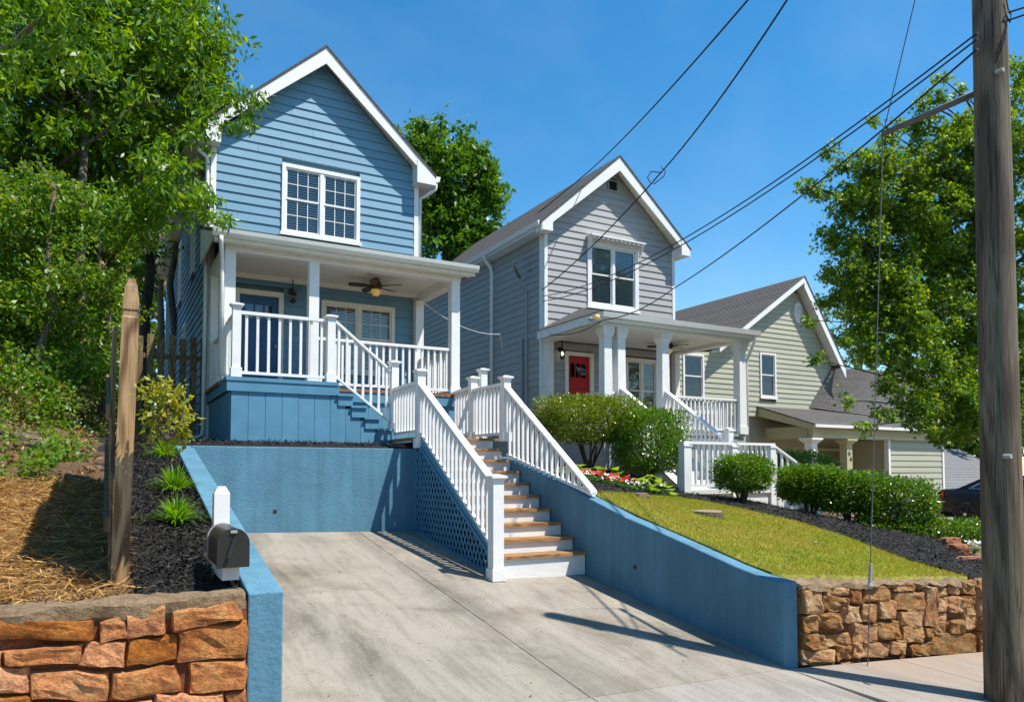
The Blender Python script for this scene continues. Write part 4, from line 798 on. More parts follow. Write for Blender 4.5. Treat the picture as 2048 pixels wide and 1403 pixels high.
for pts in ([(xc,zr-.03),(xL,zL-.03),(xL,zL-.23),(xc,zr-.24)],[(xc,zr-.03),(xR+.2,zr-.03-(xR+.2-xc)*s2),(xR+.2,zr-.38-(xR+.2-xc)*s2),(xc,zr-.40)]):
    MB().prism([(x,16.60,z) for x,z in pts],(0,.03,0)).build('rake_board',M['white'],eh)
for sg,sl,x1 in ((-1,s1,xL),(1,s2,xR)):
    dz=abs(x1-xc)*sl; MB().prism([(xc,16.64,zr-.16),(x1,16.64,zr-.16-dz),(x1,16.64,zr-.20-dz),(xc,16.64,zr-.20)],(0,.42,0)).build('rake_soffit',M['cream'],eh)
# right wing roof, porch roof, porch
yE=15.0; pl=PY(1636,850,yE); pr_=PY(1900,857,yE); zE=1.38; XP0=pl[0]-.15; XP1=pr_[0]
courses(eh,(XP0,yE,zE),(XP1+.4,yE,zE),(XP1+.4,16.98,2.05),(XP0-.3,16.98,2.05),14)
courses(eh,WA,WB,WC,WD,20)
MB().box(XP0-.02,XP1+.4,yE-.06,yE-.0,zE-.10,zE-.01).build('gutter',M['white'],eh)
MB().prism([(XP0,yE,zE-.03),(XP0,yE,zE-.2),(XP0-.25,16.96,1.72),(XP0-.25,16.96,2.0)],(.04,0,0)).build('rake_board',M['beige'],eh)
MB().box(XP0+.1,XP1+.2,yE+.15,yE+.32,zE-.42,zE-.06).build('beam',M['beige'],eh); MB().box(XP0+.08,XP0+.22,yE+.325,16.95,zE-.42,zE-.05).build('beam',M['beige'],eh)
MB().box(XP0+.1,XP1+.2,yE+.33,16.9,zE-.12,zE-.09).build('porch_ceiling',M['beige'],eh)
c1=PY(1622,900,yE+.24)[0]; c2=PY(1692,900,yE+.24)[0]; c3=PY(1775,900,yE+.24)[0]; c4=PY(1886,900,yE+.24)[0]
for c in (c1,c2):
    b=MB().box(c-.13,c+.13,yE+.11,yE+.37,-1.45,.78); b.hexa([(c-.13,yE+.11,.78),(c+.13,yE+.11,.78),(c+.13,yE+.37,.78),(c-.13,yE+.37,.78),(c-.24,yE+.0,.90),(c+.24,yE+.0,.90),(c+.24,yE+.48,.90),(c-.24,yE+.48,.90)]); b.box(c-.25,c+.25,yE-.01,yE+.49,.90,.958); b.build('column',M['beige' if c==c2 else 'white'],eh)
ww=MB().box(c3+.12,c4,yE+.36,16.95,-1.6,.96).build('wing_wall',M['siding_beige'],eh)
siding(ww,FY(yE+.25),-1.5,.955,lambda z:c3+.1,lambda z:c4-.1,[],M['siding_beige'],.2)
for c in (c3,c4-.1): MB().box(c,c+.1,yE+.2,yE+.36,-1.6,.957).build('corner_board',M['white'],eh)
b=MB(); dxa=PY(1637,890,16.9)[0]; b.box(dxa-.08,dxa+1.12,16.86,16.92,-1.4,.72); b.build('door_casing',M['beige'],eh)
dd=MB().box(dxa,dxa+1.0,16.83,16.865,-1.38,.62).build('security_door',M['tan_dark'],eh)
for k in range(8): MB().box(dxa+.06+k*.12,dxa+.075+k*.12,16.80,16.828,-1.3,.55).build('door_bar',M['tan_dark'],dd)
# house number
def digit(txt,p,s,par,mat):
    cu=bpy.data.curves.new('house_number','FONT'); cu.body=txt; cu.size=s; cu.extrude=.006; cu.align_x='CENTER'; o=bpy.data.objects.new('house_number',cu); COL.objects.link(o)
    dg=bpy.context.evaluated_depsgraph_get(); me=bpy.data.meshes.new_from_object(o.evaluated_get(dg)); bpy.data.objects.remove(o)
    me.transform(Matrix.Translation(Vector(p))@Matrix.Rotation(math.pi/2,4,'X')); me.materials.clear(); me.materials.append(mat); return link('house_number',me,par)
digit('6',(c2-.02,yE+.10,.45),.20,eh,M['black']); digit('6',(c2+.05,yE+.10,.27),.20,eh,M['black'])
# low grey-roofed house beyond
fh=thing('house','low house with plain grey roof behind the black sedan','house',(36,20,-3))
MB().box(30,46,22.6,30,-4,-.6).build('wall',M['siding_grey'],fh)
courses(fh,(29.5,22,-1.0),(46.5,22,-1.0),(46.5,26.5,1.25),(29.5,26.5,1.25),16,'shingle_far'); MB().prism([(29.5,22.0,-1.2),(29.5,22,-1.02),(29.5,26.5,1.22),(29.5,31,-1.02),(29.5,31,-1.2)],(17,0,0)).build('roof_deck',M['shingle_far'],fh)
q=PY(1947,946,24.0); MB().tube([(q[0],24,-.3),(q[0],24,q[2]+.15)],.07,8).build('vent_pipe',M['dark'],fh)
# ---------------------------------------------------------------- foliage helpers
def PD(u,v,d): return ray(u,v)*d
def unit(n):
    a=rng.normal(size=(n,3)); return a/np.linalg.norm(a,axis=1)[:,None]
def leafquads(P,D,L,W,fold=.18,Nv=None):
    n=len(P); D=D/np.linalg.norm(D,axis=1)[:,None]; R=unit(n) if Nv is None else Nv; S=np.cross(D,R); S/=np.linalg.norm(S,axis=1)[:,None]+1e-9; Nn=np.cross(S,D)
    L=np.broadcast_to(L,n)[:,None]; W=np.broadcast_to(W,n)[:,None]; mid=P+D*L*.45-Nn*W*fold
    V=np.stack([P,mid+S*W/2,P+D*L,mid-S*W/2],1).reshape(-1,3); F_=np.arange(4*n).reshape(n,4); return V,F_
def starquads(P,D,L,fold=.15):   # maple-like leaf: three lobes
    n=len(P); D=D/np.linalg.norm(D,axis=1)[:,None]; R=unit(n); R[:,2]+=.9; S=np.cross(D,R); S/=np.linalg.norm(S,axis=1)[:,None]+1e-9; Nn=np.cross(S,D); L=np.broadcast_to(L,n)[:,None]
    a=[P,P+(D*.28+S*.16)*L,P+(D*.62+S*.52)*L-Nn*L*fold,P+(D*.55+S*.15)*L,P+D*L-Nn*L*fold*.6,P+(D*.55-S*.15)*L,P+(D*.62-S*.52)*L-Nn*L*fold,P+(D*.28-S*.16)*L]
    V=np.stack(a,1).reshape(-1,3); b=(np.arange(n)*8)[:,None]
    F_=np.concatenate([b+np.array([[0,1,2,3]]),b+np.array([[0,3,4,5]]),b+np.array([[0,5,6,7]])]); return V,F_
def blobpts(c,r,n,shell=.5,sq=(1,1,.85),cull=.0,fq=.9):
    q=unit(int(n*1.9)+8)*(rng.uniform(shell**3,1,(int(n*1.9)+8,1))**(1/3)); rr=np.array(sq)*r
    k=np.array([.82+.36*noise.noise(Vector(x*1.6)+Vector(c)*.37) for x in q])[:,None]
    P=np.asarray(c)+q*rr*k*1.12
    if cull>-.9:
        g=np.array([noise.noise(Vector(p)*fq) for p in P]); P=P[g>cull]
    return P[:n]
def crown(name,par,blobs,per,nl,spread,L,W,mat,kind='leaf',shell=.45,cull=-.12,droop=.5,fq=1.1,dens=1.0):
    C=[]
    for c,r in blobs: C.append(blobpts(c,r,max(6,int(per*r**2*dens)),shell,cull=cull,fq=fq))
    C=np.concatenate(C); n=len(C); tw=unit(n); tw[:,2]=tw[:,2]*.5-.15*droop; tw/=np.linalg.norm(tw,axis=1)[:,None]
    t=rng.uniform(-1,1,(n,nl,1)); P=(C[:,None]+tw[:,None]*t*spread+rng.normal(size=(n,nl,3))*spread*.28).reshape(-1,3)
    D=(tw[:,None]*.6+rng.normal(size=(n,nl,3))*.75).reshape(-1,3); D[:,2]-=droop
    ll=L*rng.uniform(.65,1.25,len(P))
    if kind=='star': V,F_=starquads(P,D,ll)
    else:
        R=unit(len(P)); R[:,2]+=1.0; V,F_=leafquads(P,D,ll,ll*W,Nv=R)
    o=npmesh(name,V,F_,mat,par)
    return o,C
def limbs(par,trunk,r0,r1,tips,mat,rb=.05,name='limb'):
    P=[Vector(p) for p in trunk]; m=len(P); R=[r0+(r1-r0)*(i/(m-1))**.8 for i in range(m)]; R[0]*=1.35
    MB().tube(P,R,10).build('trunk',mat,par,True)
    for tp,rad in tips:
        b=MB(); rad=min(rad,max(.02,r0*.6))
        tp=Vector(tp); k=min(range(1,m),key=lambda i:(P[i]-tp).length+1.5*max(0,P[i].z-tp.z+.25*(P[i]-tp).length)); s=P[k]; mid=s.lerp(tp,.5)+Vector((random.uniform(-.2,.2),random.uniform(-.2,.2),(tp-s).length*.10))
        q1=s.lerp(mid,.5)+Vector((random.uniform(-.1,.1),random.uniform(-.1,.1),.03)); q2=mid.lerp(tp,.5)+Vector((random.uniform(-.1,.1),random.uniform(-.1,.1),0))
        b.tube([s,q1,mid,q2,tp],[rad,rad*.8,rad*.6,rad*.42,rad*.2],6)
        b.build('limb',mat,par,True)
def tree(name,label,base,trunk,r0,r1,blobs,per,nl,spread,L,W,mat,group=None,kind='leaf',twigs=5,**k):
    t=thing(name,label,'tree',base,group); cr,C=crown('crown',t,blobs,per,nl,spread,L,W,mat,kind,**k)
    tips=[(c,.03+.035*r) for c,r in blobs]; 
    limbs(t,trunk,r0,r1,tips,M['bark'])
    b=MB()
    for c,r in blobs:
        for _ in range(twigs):
            e=C[rng.integers(len(C))]
            if np.linalg.norm(e-c)<r*1.3: 
                mid=(np.asarray(c)+e)/2+rng.normal(size=3)*.06; b.tube([c,mid,e],[.018+.008*r,.014,.006],5)
    if b.v: tag(b.build('twigs',M['bark'],t),kind='stuff')
    return t
# ---------------------------------------------------------------- trees
B=lambda L:[(PD(u,v,d),r) for u,v,d,r in L]
g0=PD(172,835,11.8)
tA=tree('shade_tree','tall leafy tree with pale trunk overhanging the blue house corner',tuple(g0),[g0]+[PD(u,v,d) for u,v,d in [(166,700,11.9),(160,560,12.1),(163,400,12.5),(170,260,13),(185,120,13.5),(190,0,14),(195,-120,14)]],.085,.05,
 [(PD(u,v,d*1.33),r*1.33) for u,v,d,r in [(60,40,9.5,1.25),(215,20,10,1.35),(330,60,10.5,1.1),(130,170,9.6,1.3),(270,180,10.4,1.2),(375,150,10.9,.75),(60,300,10,1.2),(190,310,10.8,1.1),(310,270,11.2,.85),(390,60,11.2,.6),(-60,150,9,1.4),(120,-120,10,1.6),(300,-100,10.6,1.2),(425,110,11.2,.42),(435,175,11.2,.36),(-80,-60,9,1.6),(40,420,10.6,1.0)]],62,17,.26,.18,.34,M['leaf_left'],shell=.35,cull=-.22,droop=.75,twigs=8)
bf,BC=crown('branch_foliage',tA,B([(470,205,11.4,.34),(512,190,11.4,.2),(430,245,11.3,.27),(480,250,11.4,.17),(395,265,11.2,.3),(350,380,11,.45),(405,410,10.8,.30),(440,435,10.7,.17),(300,420,11,.5),(330,330,11,.5),(240,430,11,.6),(405,385,10.8,.2)]),150,15,.16,.135,.32,M['leaf_left'],shell=.1,cull=-.5,droop=.85)
for pts,r in ([(165,560,14.3),(230,430,13),(300,330,12),(370,272,11.4),(430,225,11.3),(475,195,11.3)],.045),([(162,640,14.3),(220,520,13),(290,430,11.8),(360,400,11),(425,415,10.7)],.04),([(-60,150,9.5),(30,85,9.5),(80,35,9.5),(125,-30,9.5)],.06),([(300,330,12),(330,270,11.8),(390,240,11.4),(440,250,11.3)],.02),([(120,330,12.5),(200,270,12.5),(270,210,12.6),(330,200,12.6)],.03):
    MB().tube([PD(*p) for p in pts],[r*(1-.75*i/(len(pts)-1)) for i in range(len(pts))],7).build('branch',M['stem'],tA,True)
def bgtree(u,vb,d,blobs,mat,label,name='tree',tr=.16,L=.16,per=45,nl=14,group='trees behind the left bank',**k):
    g=PD(u,vb,d); top=PD(u+random.uniform(-15,15),min(b[1] for b in blobs)+40,d); pts=[Vector(g).lerp(Vector(top),i/6)+Vector((random.uniform(-.12,.12),random.uniform(-.12,.12),0))*(i>0) for i in range(7)]
    return tree(name,label,tuple(g),pts,tr,tr*.4,B(blobs),per,nl,.26,L,.42,mat,group,twigs=4,**k)
bgtree(290,850,17,[(300,200,17,1.8),(240,330,17,1.5),(320,330,17.5,1.1),(230,180,16.5,1.8),(150,260,16,1.7),(285,470,17,.7),(255,560,17,.7)],M['leaf_back'],'dark leaning tree close to the blue house side wall',cull=-.1)
bgtree(205,832,12.4,[(210,400,15,1.2),(150,480,15,1.2),(90,420,14.5,1.3),(230,520,15,.7),(110,560,14.5,.9)],M['leaf_ivy'],'slim vine-covered tree standing on the left bank',cull=-.1,tr=.07)
bgtree(92,850,11.2,[(20,500,13.5,1.3),(40,340,14,1.6),(100,620,14,.9),(-40,420,13,1.6)],M['leaf_ivy'],'twisted tree wrapped in ivy near the left edge',cull=-.1,tr=.065)
bgtree(330,840,24,[(340,420,26,1.6),(300,520,26,1.5),(260,420,27,2.2),(350,560,26,1.0),(210,560,27,2.4),(120,500,27,3),(40,600,26,3),(200,700,27,2.0),(100,700,27,2.4),(300,640,28,1.3)],M['leaf_back'],'distant tree filling the gap between bank and blue house',L=.22,per=22,cull=.0)
bgtree(352,850,20,[(345,250,20,1.2),(330,420,20,.7),(350,500,20,.45)],M['leaf_back'],'thin dark tree just behind the blue house eave',cull=0,tr=.13)
tree('tree','dense round green tree behind the blue house roof',tuple(PD(900,700,29)),[PD(905,700,29),PD(905,600,29),PD(895,520,29),PD(890,440,29),PD(895,360,29)],.35,.12,
 B([(905,330,28,1.7),(850,300,28,1.35),(965,375,28,1.05),(890,420,28,1.8),(955,440,28,1.2),(835,265,28,.6),(935,310,28,.85),(985,345,28,.55),(850,390,28,1.4),(900,500,28,1.7),(985,400,28,.55),(940,480,28,1.1)]),52,16,.33,.24,.5,M['leaf_back'],cull=-.25,shell=.4)
tree('maple_tree','large maple tree spreading behind the utility pole','tree' and tuple(PD(1985,1075,16)),[PD(1990,1075,16),PD(1990,900,16),PD(1985,760,16),PD(1980,600,16),PD(1975,450,16),PD(1975,300,16)],.2,.06,
 B([(1760,330,15,.62),(1790,400,15.4,.9),(1870,330,15.5,1.0),(1700,400,15,.5),(1680,330,15,.25),(1660,300,15,.18),(1635,375,15,.26),(1610,370,15,.14),(1720,480,15.2,.75),(1690,540,15,.45),(1820,520,15.6,1.1),(1900,450,16,1.1),(1770,590,15.2,.8),(1880,620,15.4,1.1),(1960,350,16,1.1),(1950,560,16,1.2),(2040,280,15.5,1.3),(2060,480,15.5,1.4),(2050,700,15.5,1.2),(1830,700,14.9,.8),(1900,780,14.8,.75),(1790,770,14.6,.36),(1850,830,14.4,.42),(1740,710,14.7,.26),(1930,830,14.8,.6),(1960,720,15.2,.9),(1770,275,15,.2),(1800,255,15,.16),(1750,240,15,.14),(1875,190,15.2,.22),(1840,200,15.2,.18),(1880,155,15.2,.15),(1925,190,15.4,.22),(1960,270,15.5,.5),(1905,250,15.3,.4),(1850,250,15.3,.35),(2040,150,15.5,.5),(1650,470,15,.22),(1665,590,15,.2),(1640,605,15,.12),(1690,690,14.8,.16),(1700,800,14.5,.16),(1730,850,14.4,.15),(1770,830,14.4,.22),(1880,870,14.5,.25),(1625,640,14.8,.1),(1640,720,14.8,.12),(1985,830,15,.7),(1740,560,15,.6),(1800,640,15,.8),(1850,430,15.2,.8),(1740,400,15,.5),(1760,690,14.8,.4),(1720,650,14.9,.32),(1830,800,14.6,.45),(1700,600,15,.35),(1800,560,15,.6)]),265,16,.15,.098,.9,M['leaf_maple'],kind='star',shell=.15,cull=-.2,fq=1.9,droop=.45,twigs=5,dens=1.0)
for i,(u,v,d,bl,lab) in enumerate([(1720,800,38,[(1700,640,36,1.7),(1760,590,36,1.8),(1665,610,36,1.0),(1720,560,36,1.0),(1800,620,36,2.0),(1690,700,36,1.5)],'pale spring tree showing above the beige house roof'),
   (2060,960,48,[(2050,820,46,3.0),(1990,780,46,3),(2120,760,46,4),(1930,820,46,2.4)],'distant trees behind the low grey roof'),(1880,900,52,[(1860,700,52,4),(1960,680,52,4),(1800,740,52,3.5)],'far tree line tree behind the maple')]):
    bgtree(u,v,d,bl,M['leaf_pale' if i==0 else 'leaf_back'],lab,L=.26 if i==0 else .4,per=20 if i==0 else 9,group='trees behind the beige house',cull=.02 if i==0 else -.2,tr=.25)
bgtree(60,860,30,[(u,v,30+random.uniform(-2,4),random.uniform(2.0,2.8)) for u in range(-250,300,90) for v in (430,560,690,800)],M['leaf_back'],'mass of dark woodland trees at the back of the left bank',L=.34,per=16,nl=16,cull=-.35,shell=.3)
# wood on the far side of the street, behind the photographer (seen only as reflections in the windows)
wd,_=crown('wood',None,[((x,-24+random.uniform(-3,3),random.uniform(0,5)),random.uniform(3,4.5)) for x in range(-30,60,5)],6,14,.9,.8,.6,M['leaf_back'],shell=.5,cull=-.5); tag(wd,'leafy trees across the street reflected in the windows','trees',kind='stuff')
tl,_=crown('distant_tree_line',None,[(PD(u,845+random.uniform(-30,15),62),random.uniform(2.5,4)) for u in range(1650,2500,60)],9,14,.8,.7,.55,M['leaf_back'],shell=.4,cull=-.5); tag(tl,'distant green tree line beyond the low grey roof','trees',kind='stuff')
# undergrowth on the left bank
ug,_=crown('undergrowth',None,[(PD(u,v,d),r*1.12) for u,v,d,r in [(30,560,12,.9),(110,600,12.2,.8),(190,600,12.8,.7),(60,680,11.4,.8),(140,690,12,.7),(20,760,10.8,.7),(90,770,11.2,.6),(165,770,12,.45),(210,700,13,.5),(225,620,13.5,.5),(-60,650,11,1.1),(-60,800,10.4,.8),(30,450,12.5,1.0),(205,790,12.6,.35),(-20,500,11.6,.9),(170,500,13.2,.7),(120,440,13,.7),(100,860,10.6,.25),(30,840,10,.3),(180,850,11.4,.28),(215,500,13.6,.5),(10,620,11,.6),(168,640,11.5,.28),(160,560,11.7,.3),(163,480,11.9,.25),(175,730,11.5,.3),(205,660,12.1,.35),(200,560,12.3,.35),(95,560,11.2,.5),(90,480,11.5,.5),(215,440,12.6,.5),(60,400,11.6,.7),(130,400,12,.5),(-10,400,11,.8),(225,740,12.4,.3),(130,790,11,.35),(60,800,10.4,.4)]],150,15,.18,.085,.6,M['leaf_ivy'],shell=.2,cull=-.15,droop=.4)
nf,_=crown('near_foliage',tA,B([(40,10,7.6,.6),(150,40,7.9,.55),(230,-40,8.1,.6),(90,110,7.7,.4),(-60,60,7.4,.7),(60,-90,7.8,.7),(190,120,8.4,.35),(-40,200,7.8,.5)]),60,15,.18,.13,.34,M['leaf_left'],shell=.1,cull=-.15,droop=.7)
tag(ug,'tangled ivy and vines covering the left bank','undergrowth',kind='stuff')
ub,_=crown('undergrowth',None,B([(40,800,10.6,.45),(120,810,11,.45),(70,850,10.4,.35),(170,840,11.5,.35),(10,830,10,.5),(140,870,11,.25),(30,880,10,.25),(90,885,10.2,.22),(190,880,11,.25),(160,905,10.3,.18),(60,905,9.8,.2),(0,900,9.5,.25),(215,860,12,.3),(20,720,11,.5),(60,620,11.6,.5)]),260,11,.16,.07,.45,M['leaf_brush'],shell=.1,cull=-.2,droop=.2)
gb,_=crown('undergrowth',None,[(np.array([x,y,H(x,y)+.12]),random.uniform(.16,.34)) for x,y in [(random.uniform(-3.4,-.25),random.uniform(9.0,11.5)) for _ in range(46)]],230,10,.12,.07,.5,M['leaf_ivy'],shell=.1,cull=-.3,droop=.1); tag(gb,'low green ground growth on the bank between rocks and trees','undergrowth',kind='stuff')
tag(ub,'dry brush and dead twigs on the left bank','undergrowth',kind='stuff')
P=scatter([(-7,8.6),(0,8.8),(-.2,14),(-7,14)],9000); D=unit(9000); D[:,2]=np.abs(D[:,2])*.35; P[:,2]+=.03; V,F_=leafquads(P,D,rng.uniform(.05,.1,9000),rng.uniform(.02,.05,9000))
tag(npmesh('leaf_litter',V,F_,M['litter']),'dry fallen leaves on the shaded bank','leaf litter',kind='stuff')
# ---------------------------------------------------------------- shrubs
def bush(name,label,base,rx,ry,z0,z1,mat,n,L=.05,stems=7,rz=0.,group=None,pw=3.2,W=.55,round_=False):
    t=thing(name,label,'bush' if 'hedge' not in name else 'hedge',base,group); bx_,by_,bz_=base; zc=(z0+z1)/2; h=(z1-z0)/2
    q=unit(n); q=q/((np.abs(q)**pw).sum(1)**(1/pw))[:,None]; rad=rng.uniform(.62**3,1,(n,1))**(1/3); q=q*rad
    k=np.array([1+.07*noise.noise(Vector(x*2.1)+Vector(base)) +.06*noise.noise(Vector(x*7)+Vector(base)) for x in q])[:,None]
    q=q*k; low=q[:,2]<-.5; q[low,:2]*=(1-.35*(-q[low,2:]-.5))
    c,s=math.cos(rz),math.sin(rz); X=q[:,0]*rx; Y=q[:,1]*ry; P=np.c_[bx_+X*c-Y*s,by_+X*s+Y*c,zc+q[:,2]*h]
    nl=3; P=np.repeat(P,nl,0)+rng.normal(size=(n*nl,3))*L*.6; D=np.repeat(q/np.linalg.norm(q,axis=1)[:,None],nl,0)*.8+rng.normal(size=(n*nl,3))*.7; D[:,2]+=.35
    R=unit(n*nl); R[:,2]+=1.; ll=L*rng.uniform(.6,1.3,n*nl); V,F_=leafquads(P,D,ll,ll*W,Nv=R); npmesh('foliage',V,F_,mat,t)
    b=MB()
    for i in range(stems):
        a=i*2*math.pi/stems+random.uniform(-.3,.3); e=random.uniform(.35,.75); ex,ey=rx*math.cos(a)*e,ry*math.sin(a)*e; st_=(bx_+random.uniform(-.06,.06),by_+random.uniform(-.06,.06),bz_-.05); tip=Vector((bx_+ex*c-ey*s,by_+ex*s+ey*c,zc+h*.3)); m1=Vector(st_).lerp(tip,.4)+Vector((random.uniform(-.06,.06),random.uniform(-.06,.06),.04))
        b.tube([st_,m1,Vector(st_).lerp(tip,.72)+Vector((random.uniform(-.06,.06),random.uniform(-.06,.06),.02)),tip],[.028,.02,.015,.008],6)
        for _ in range(2):
            e2=m1.lerp(tip,random.uniform(.1,.6)); b.tube([e2,e2+Vector((random.uniform(-.25,.25),random.uniform(-.25,.25),random.uniform(.15,.35)))],[.011,.005],5)
    b.build('stems',M['stem'],t); return t
def onG(x,y): return (x,y,H(x,y)+.02)
bush('boxwood_bush','largest clipped boxwood with bare lower stems before the grey porch',onG(8.22,11.75),1.0,.66,.56,1.38,M['leaf_box'],7400,.05,8,pw=9)
bush('boxwood_bush','dark glossy clipped bush left of the grey house steps',onG(9.08,11.0),.64,.52,-.02,1.12,M['leaf_hedge'],6200,.05,7,pw=8)
bush('boxwood_bush','small rounded bush in front of the grey landing rail',onG(9.93,9.45),.47,.40,-.36,.22,M['leaf_hedge'],3600,.05,6,pw=4.5)
hx=[(11.16,9.05,.50,.40,-.55,.02),(11.62,8.62,.62,.43,-.72,-.08),(12.08,8.02,.60,.45,-1.05,-.20)]
for (x,y,rx,ry,za,zb),lab in zip(hx,['hedge bush with bare stems right beside the grey steps','middle bush of the clipped hedge along the mulch','low right end bush of the clipped hedge']):
    bush('hedge_bush',lab,onG(x,y),rx,ry,za,zb,M['leaf_hedge'],4600,.055,7,rz=-.75,group='clipped hedge beside the lawn',pw=9)
bush('hedge_bush','clipped evergreen hedge behind the grey house steps',onG(13.6,11.6),1.3,.5,-.7,.40,M['leaf_hedge'],4600,.06,5,rz=-.25)
q=PG(1880,1085); bush('hedge_bush','low ground-hugging green hedge behind the mulch slope',(q[0]+.4,q[1]+.5,H(q[0],q[1])),1.25,.45,H(q[0],q[1]),H(q[0],q[1])+.32,M['leaf_hedge'],4200,.05,0 or 3,rz=-.6)
for u,lab in ((1850,'loose light green shrub at the beige house corner'),(1872,'small light green shrub beside the black sedan')):
    q=PY(u,1000,14.3); bush('shrub',lab,(q[0],14.3,-1.55),.5,.4,-1.55,-.95,M['leaf_pale'],1200,.08,3,pw=2)
# lime plants, flowers
def roundplant(name,label,p,n,L,W,mat,h,spread,cat,group=None,stem=True):
    t=thing(name,label,cat,p,group); a=rng.uniform(0,2*np.pi,n); r=spread*np.sqrt(rng.uniform(0,1,n)); P=np.c_[p[0]+r*np.cos(a)*.7,p[1]+r*np.sin(a)*.7,p[2]+h*(1-.5*(r/spread)**2)*rng.uniform(.6,1,n)]
    D=np.c_[np.cos(a),np.sin(a),rng.uniform(-.35,.25,n)]; R=np.tile([0,0,1.],(n,1))+rng.normal(size=(n,3))*.35; ll=L*rng.uniform(.7,1.2,n); V,F_=leafquads(P,D,ll,ll*W,Nv=R); npmesh('foliage',V,F_,mat,t)
    if stem:
        b=MB()
        for i in range(0,n,max(1,n//8)): b.tube([p,P[i]],[.008,.004],4)
        b.build('stems',M['flower_leaf'],t)
    return t
for (u,v,yy),lab in zip([(1145,925,10.9),(1215,925,10.95),(1300,945,10.3),(1318,968,9.95)],['yellow-green broadleaf plant half hidden by the white stair rail','yellow-green broadleaf plant between the two clipped bushes','yellow-green broadleaf plant right of the red flowers','smallest yellow-green plant beside the white flowers']):
    q=PY(u,v,yy); g=H(q[0],yy); roundplant('broadleaf_plant',lab,(q[0],yy,g),26 if 'small' not in lab else 12,.24,.55,M['leaf_lime'],max(.18,q[2]-g),.26,'plant',group='yellow-green plants in the flower bed')
ordn=['first','second','third','fourth','fifth','sixth','seventh','eighth','ninth','tenth','eleventh']
def flower(p,mat,label,name,group,np_=20):
    t=roundplant(name,label,p,16,.09,.6,M['flower_leaf'],.13,.11,'flower',group,True)
    a=rng.uniform(0,2*np.pi,np_); r=.12*np.sqrt(rng.uniform(0,1,np_)); P=np.c_[p[0]+r*np.cos(a),p[1]+r*np.sin(a),p[2]+.14+rng.uniform(0,.07,np_)]; D=unit(np_); D[:,2]*=.5; R=np.tile([0,-.6,1.],(np_,1))+rng.normal(size=(np_,3))*.5
    V,F_=leafquads(P,D,.05,.042,Nv=R); npmesh('blossom',V,F_,mat,t)
for i,(u,v) in enumerate([(1167,947),(1180,958),(1190,945),(1203,955),(1215,951),(1228,951),(1247,954),(1262,956),(1247,965),(1228,962)]):
    y=10.75-.02*i-.25*(v>955); q=PY(u,v,y); flower((q[0],y,H(q[0],y)+.03),M['petal_red'],f'{ordn[i]} red flowering plant counted along the bed by the grey house','bedding_flower','red bedding flowers')
for i,(u,v) in enumerate([(1184,966),(1212,966),(1231,974),(1260,970),(1278,968),(1322,980),(1290,976)]):
    y=10.15; q=PY(u,v,y); flower((q[0],y,H(q[0],y)+.03),M['petal_white'],f'{ordn[i]} white flowering plant along the lawn edge of the bed','bedding_flower','white bedding flowers',11)
q=PG(1948,1106); flower((q[0],q[1],H(q[0],q[1])),M['petal_white'],'white flowering plant near the pole and red rocks','bedding_flower','white bedding flowers',30)
# liriope clumps
def clump(p,label,n,L,name='grass_clump'):
    t=thing(name,label,'grass clump',p,'green grass clumps in the left mulch strip'); a=rng.uniform(0,2*np.pi,n); rr=rng.uniform(0,.05,n); el=rng.uniform(.5,1.45,n); ll=L*rng.uniform(.6,1.15,n); V=[];F_=[]
    for i in range(n):
        d=np.array([math.cos(a[i])*math.cos(el[i]),math.sin(a[i])*math.cos(el[i]),math.sin(el[i])]); s=np.array([-math.sin(a[i]),math.cos(a[i]),0])*.006; c=np.array(p)+np.array([math.cos(a[i])*rr[i],math.sin(a[i])*rr[i],0]); k=len(V)
        for j,tt in enumerate((0,.35,.7,1)):
            w_=(1,1,.8,.15)[j]; q=c+d*ll[i]*tt-np.array([0,0,1])*ll[i]*.55*tt**2.3*(1.2-.5*el[i]); V+= [q-s*w_,q+s*w_]
        for j in range(3): F_.append((k+2*j,k+2*j+1,k+2*j+3,k+2*j+2))
    npmesh('blades',V,F_,M['blade'],t)
for (u,v,L),lab in zip([(352,1050,.36),(350,985,.40),(330,918,.38)],['nearest green grass clump in the mulch behind the mailbox','middle green grass clump in the mulch strip','farthest green grass clump near the yellow shrub']):
    q=PG(u,v); clump((q[0],q[1],H(q[0],q[1])+.01),lab,230,L)
q=PG(335,880); t=thing('yellow_shrub','sparse yellow-green shrub with bare twigs beside the blue porch','shrub',(q[0],q[1],H(q[0],q[1])))
cr,C=crown('foliage',t,[(PD(u,v,np.linalg.norm(q[:2])*.93),r) for u,v,r in [(345,850,.15),(335,820,.15),(325,785,.14),(348,778,.10),(305,785,.10),(355,872,.10),(340,835,.12)]],900,8,.06,.05,.5,M['leaf_yellow'],shell=.05,cull=-.3,droop=.1)
b=MB()
for i in range(0,len(C),max(1,len(C)//12)): m_=(Vector(q)+Vector(C[i]))/2+Vector((random.uniform(-.06,.06),random.uniform(-.06,.06),0)); b.tube([tuple(q),m_,C[i]],[.009,.006,.003],5)
b.build('stems',M['stem'],t)
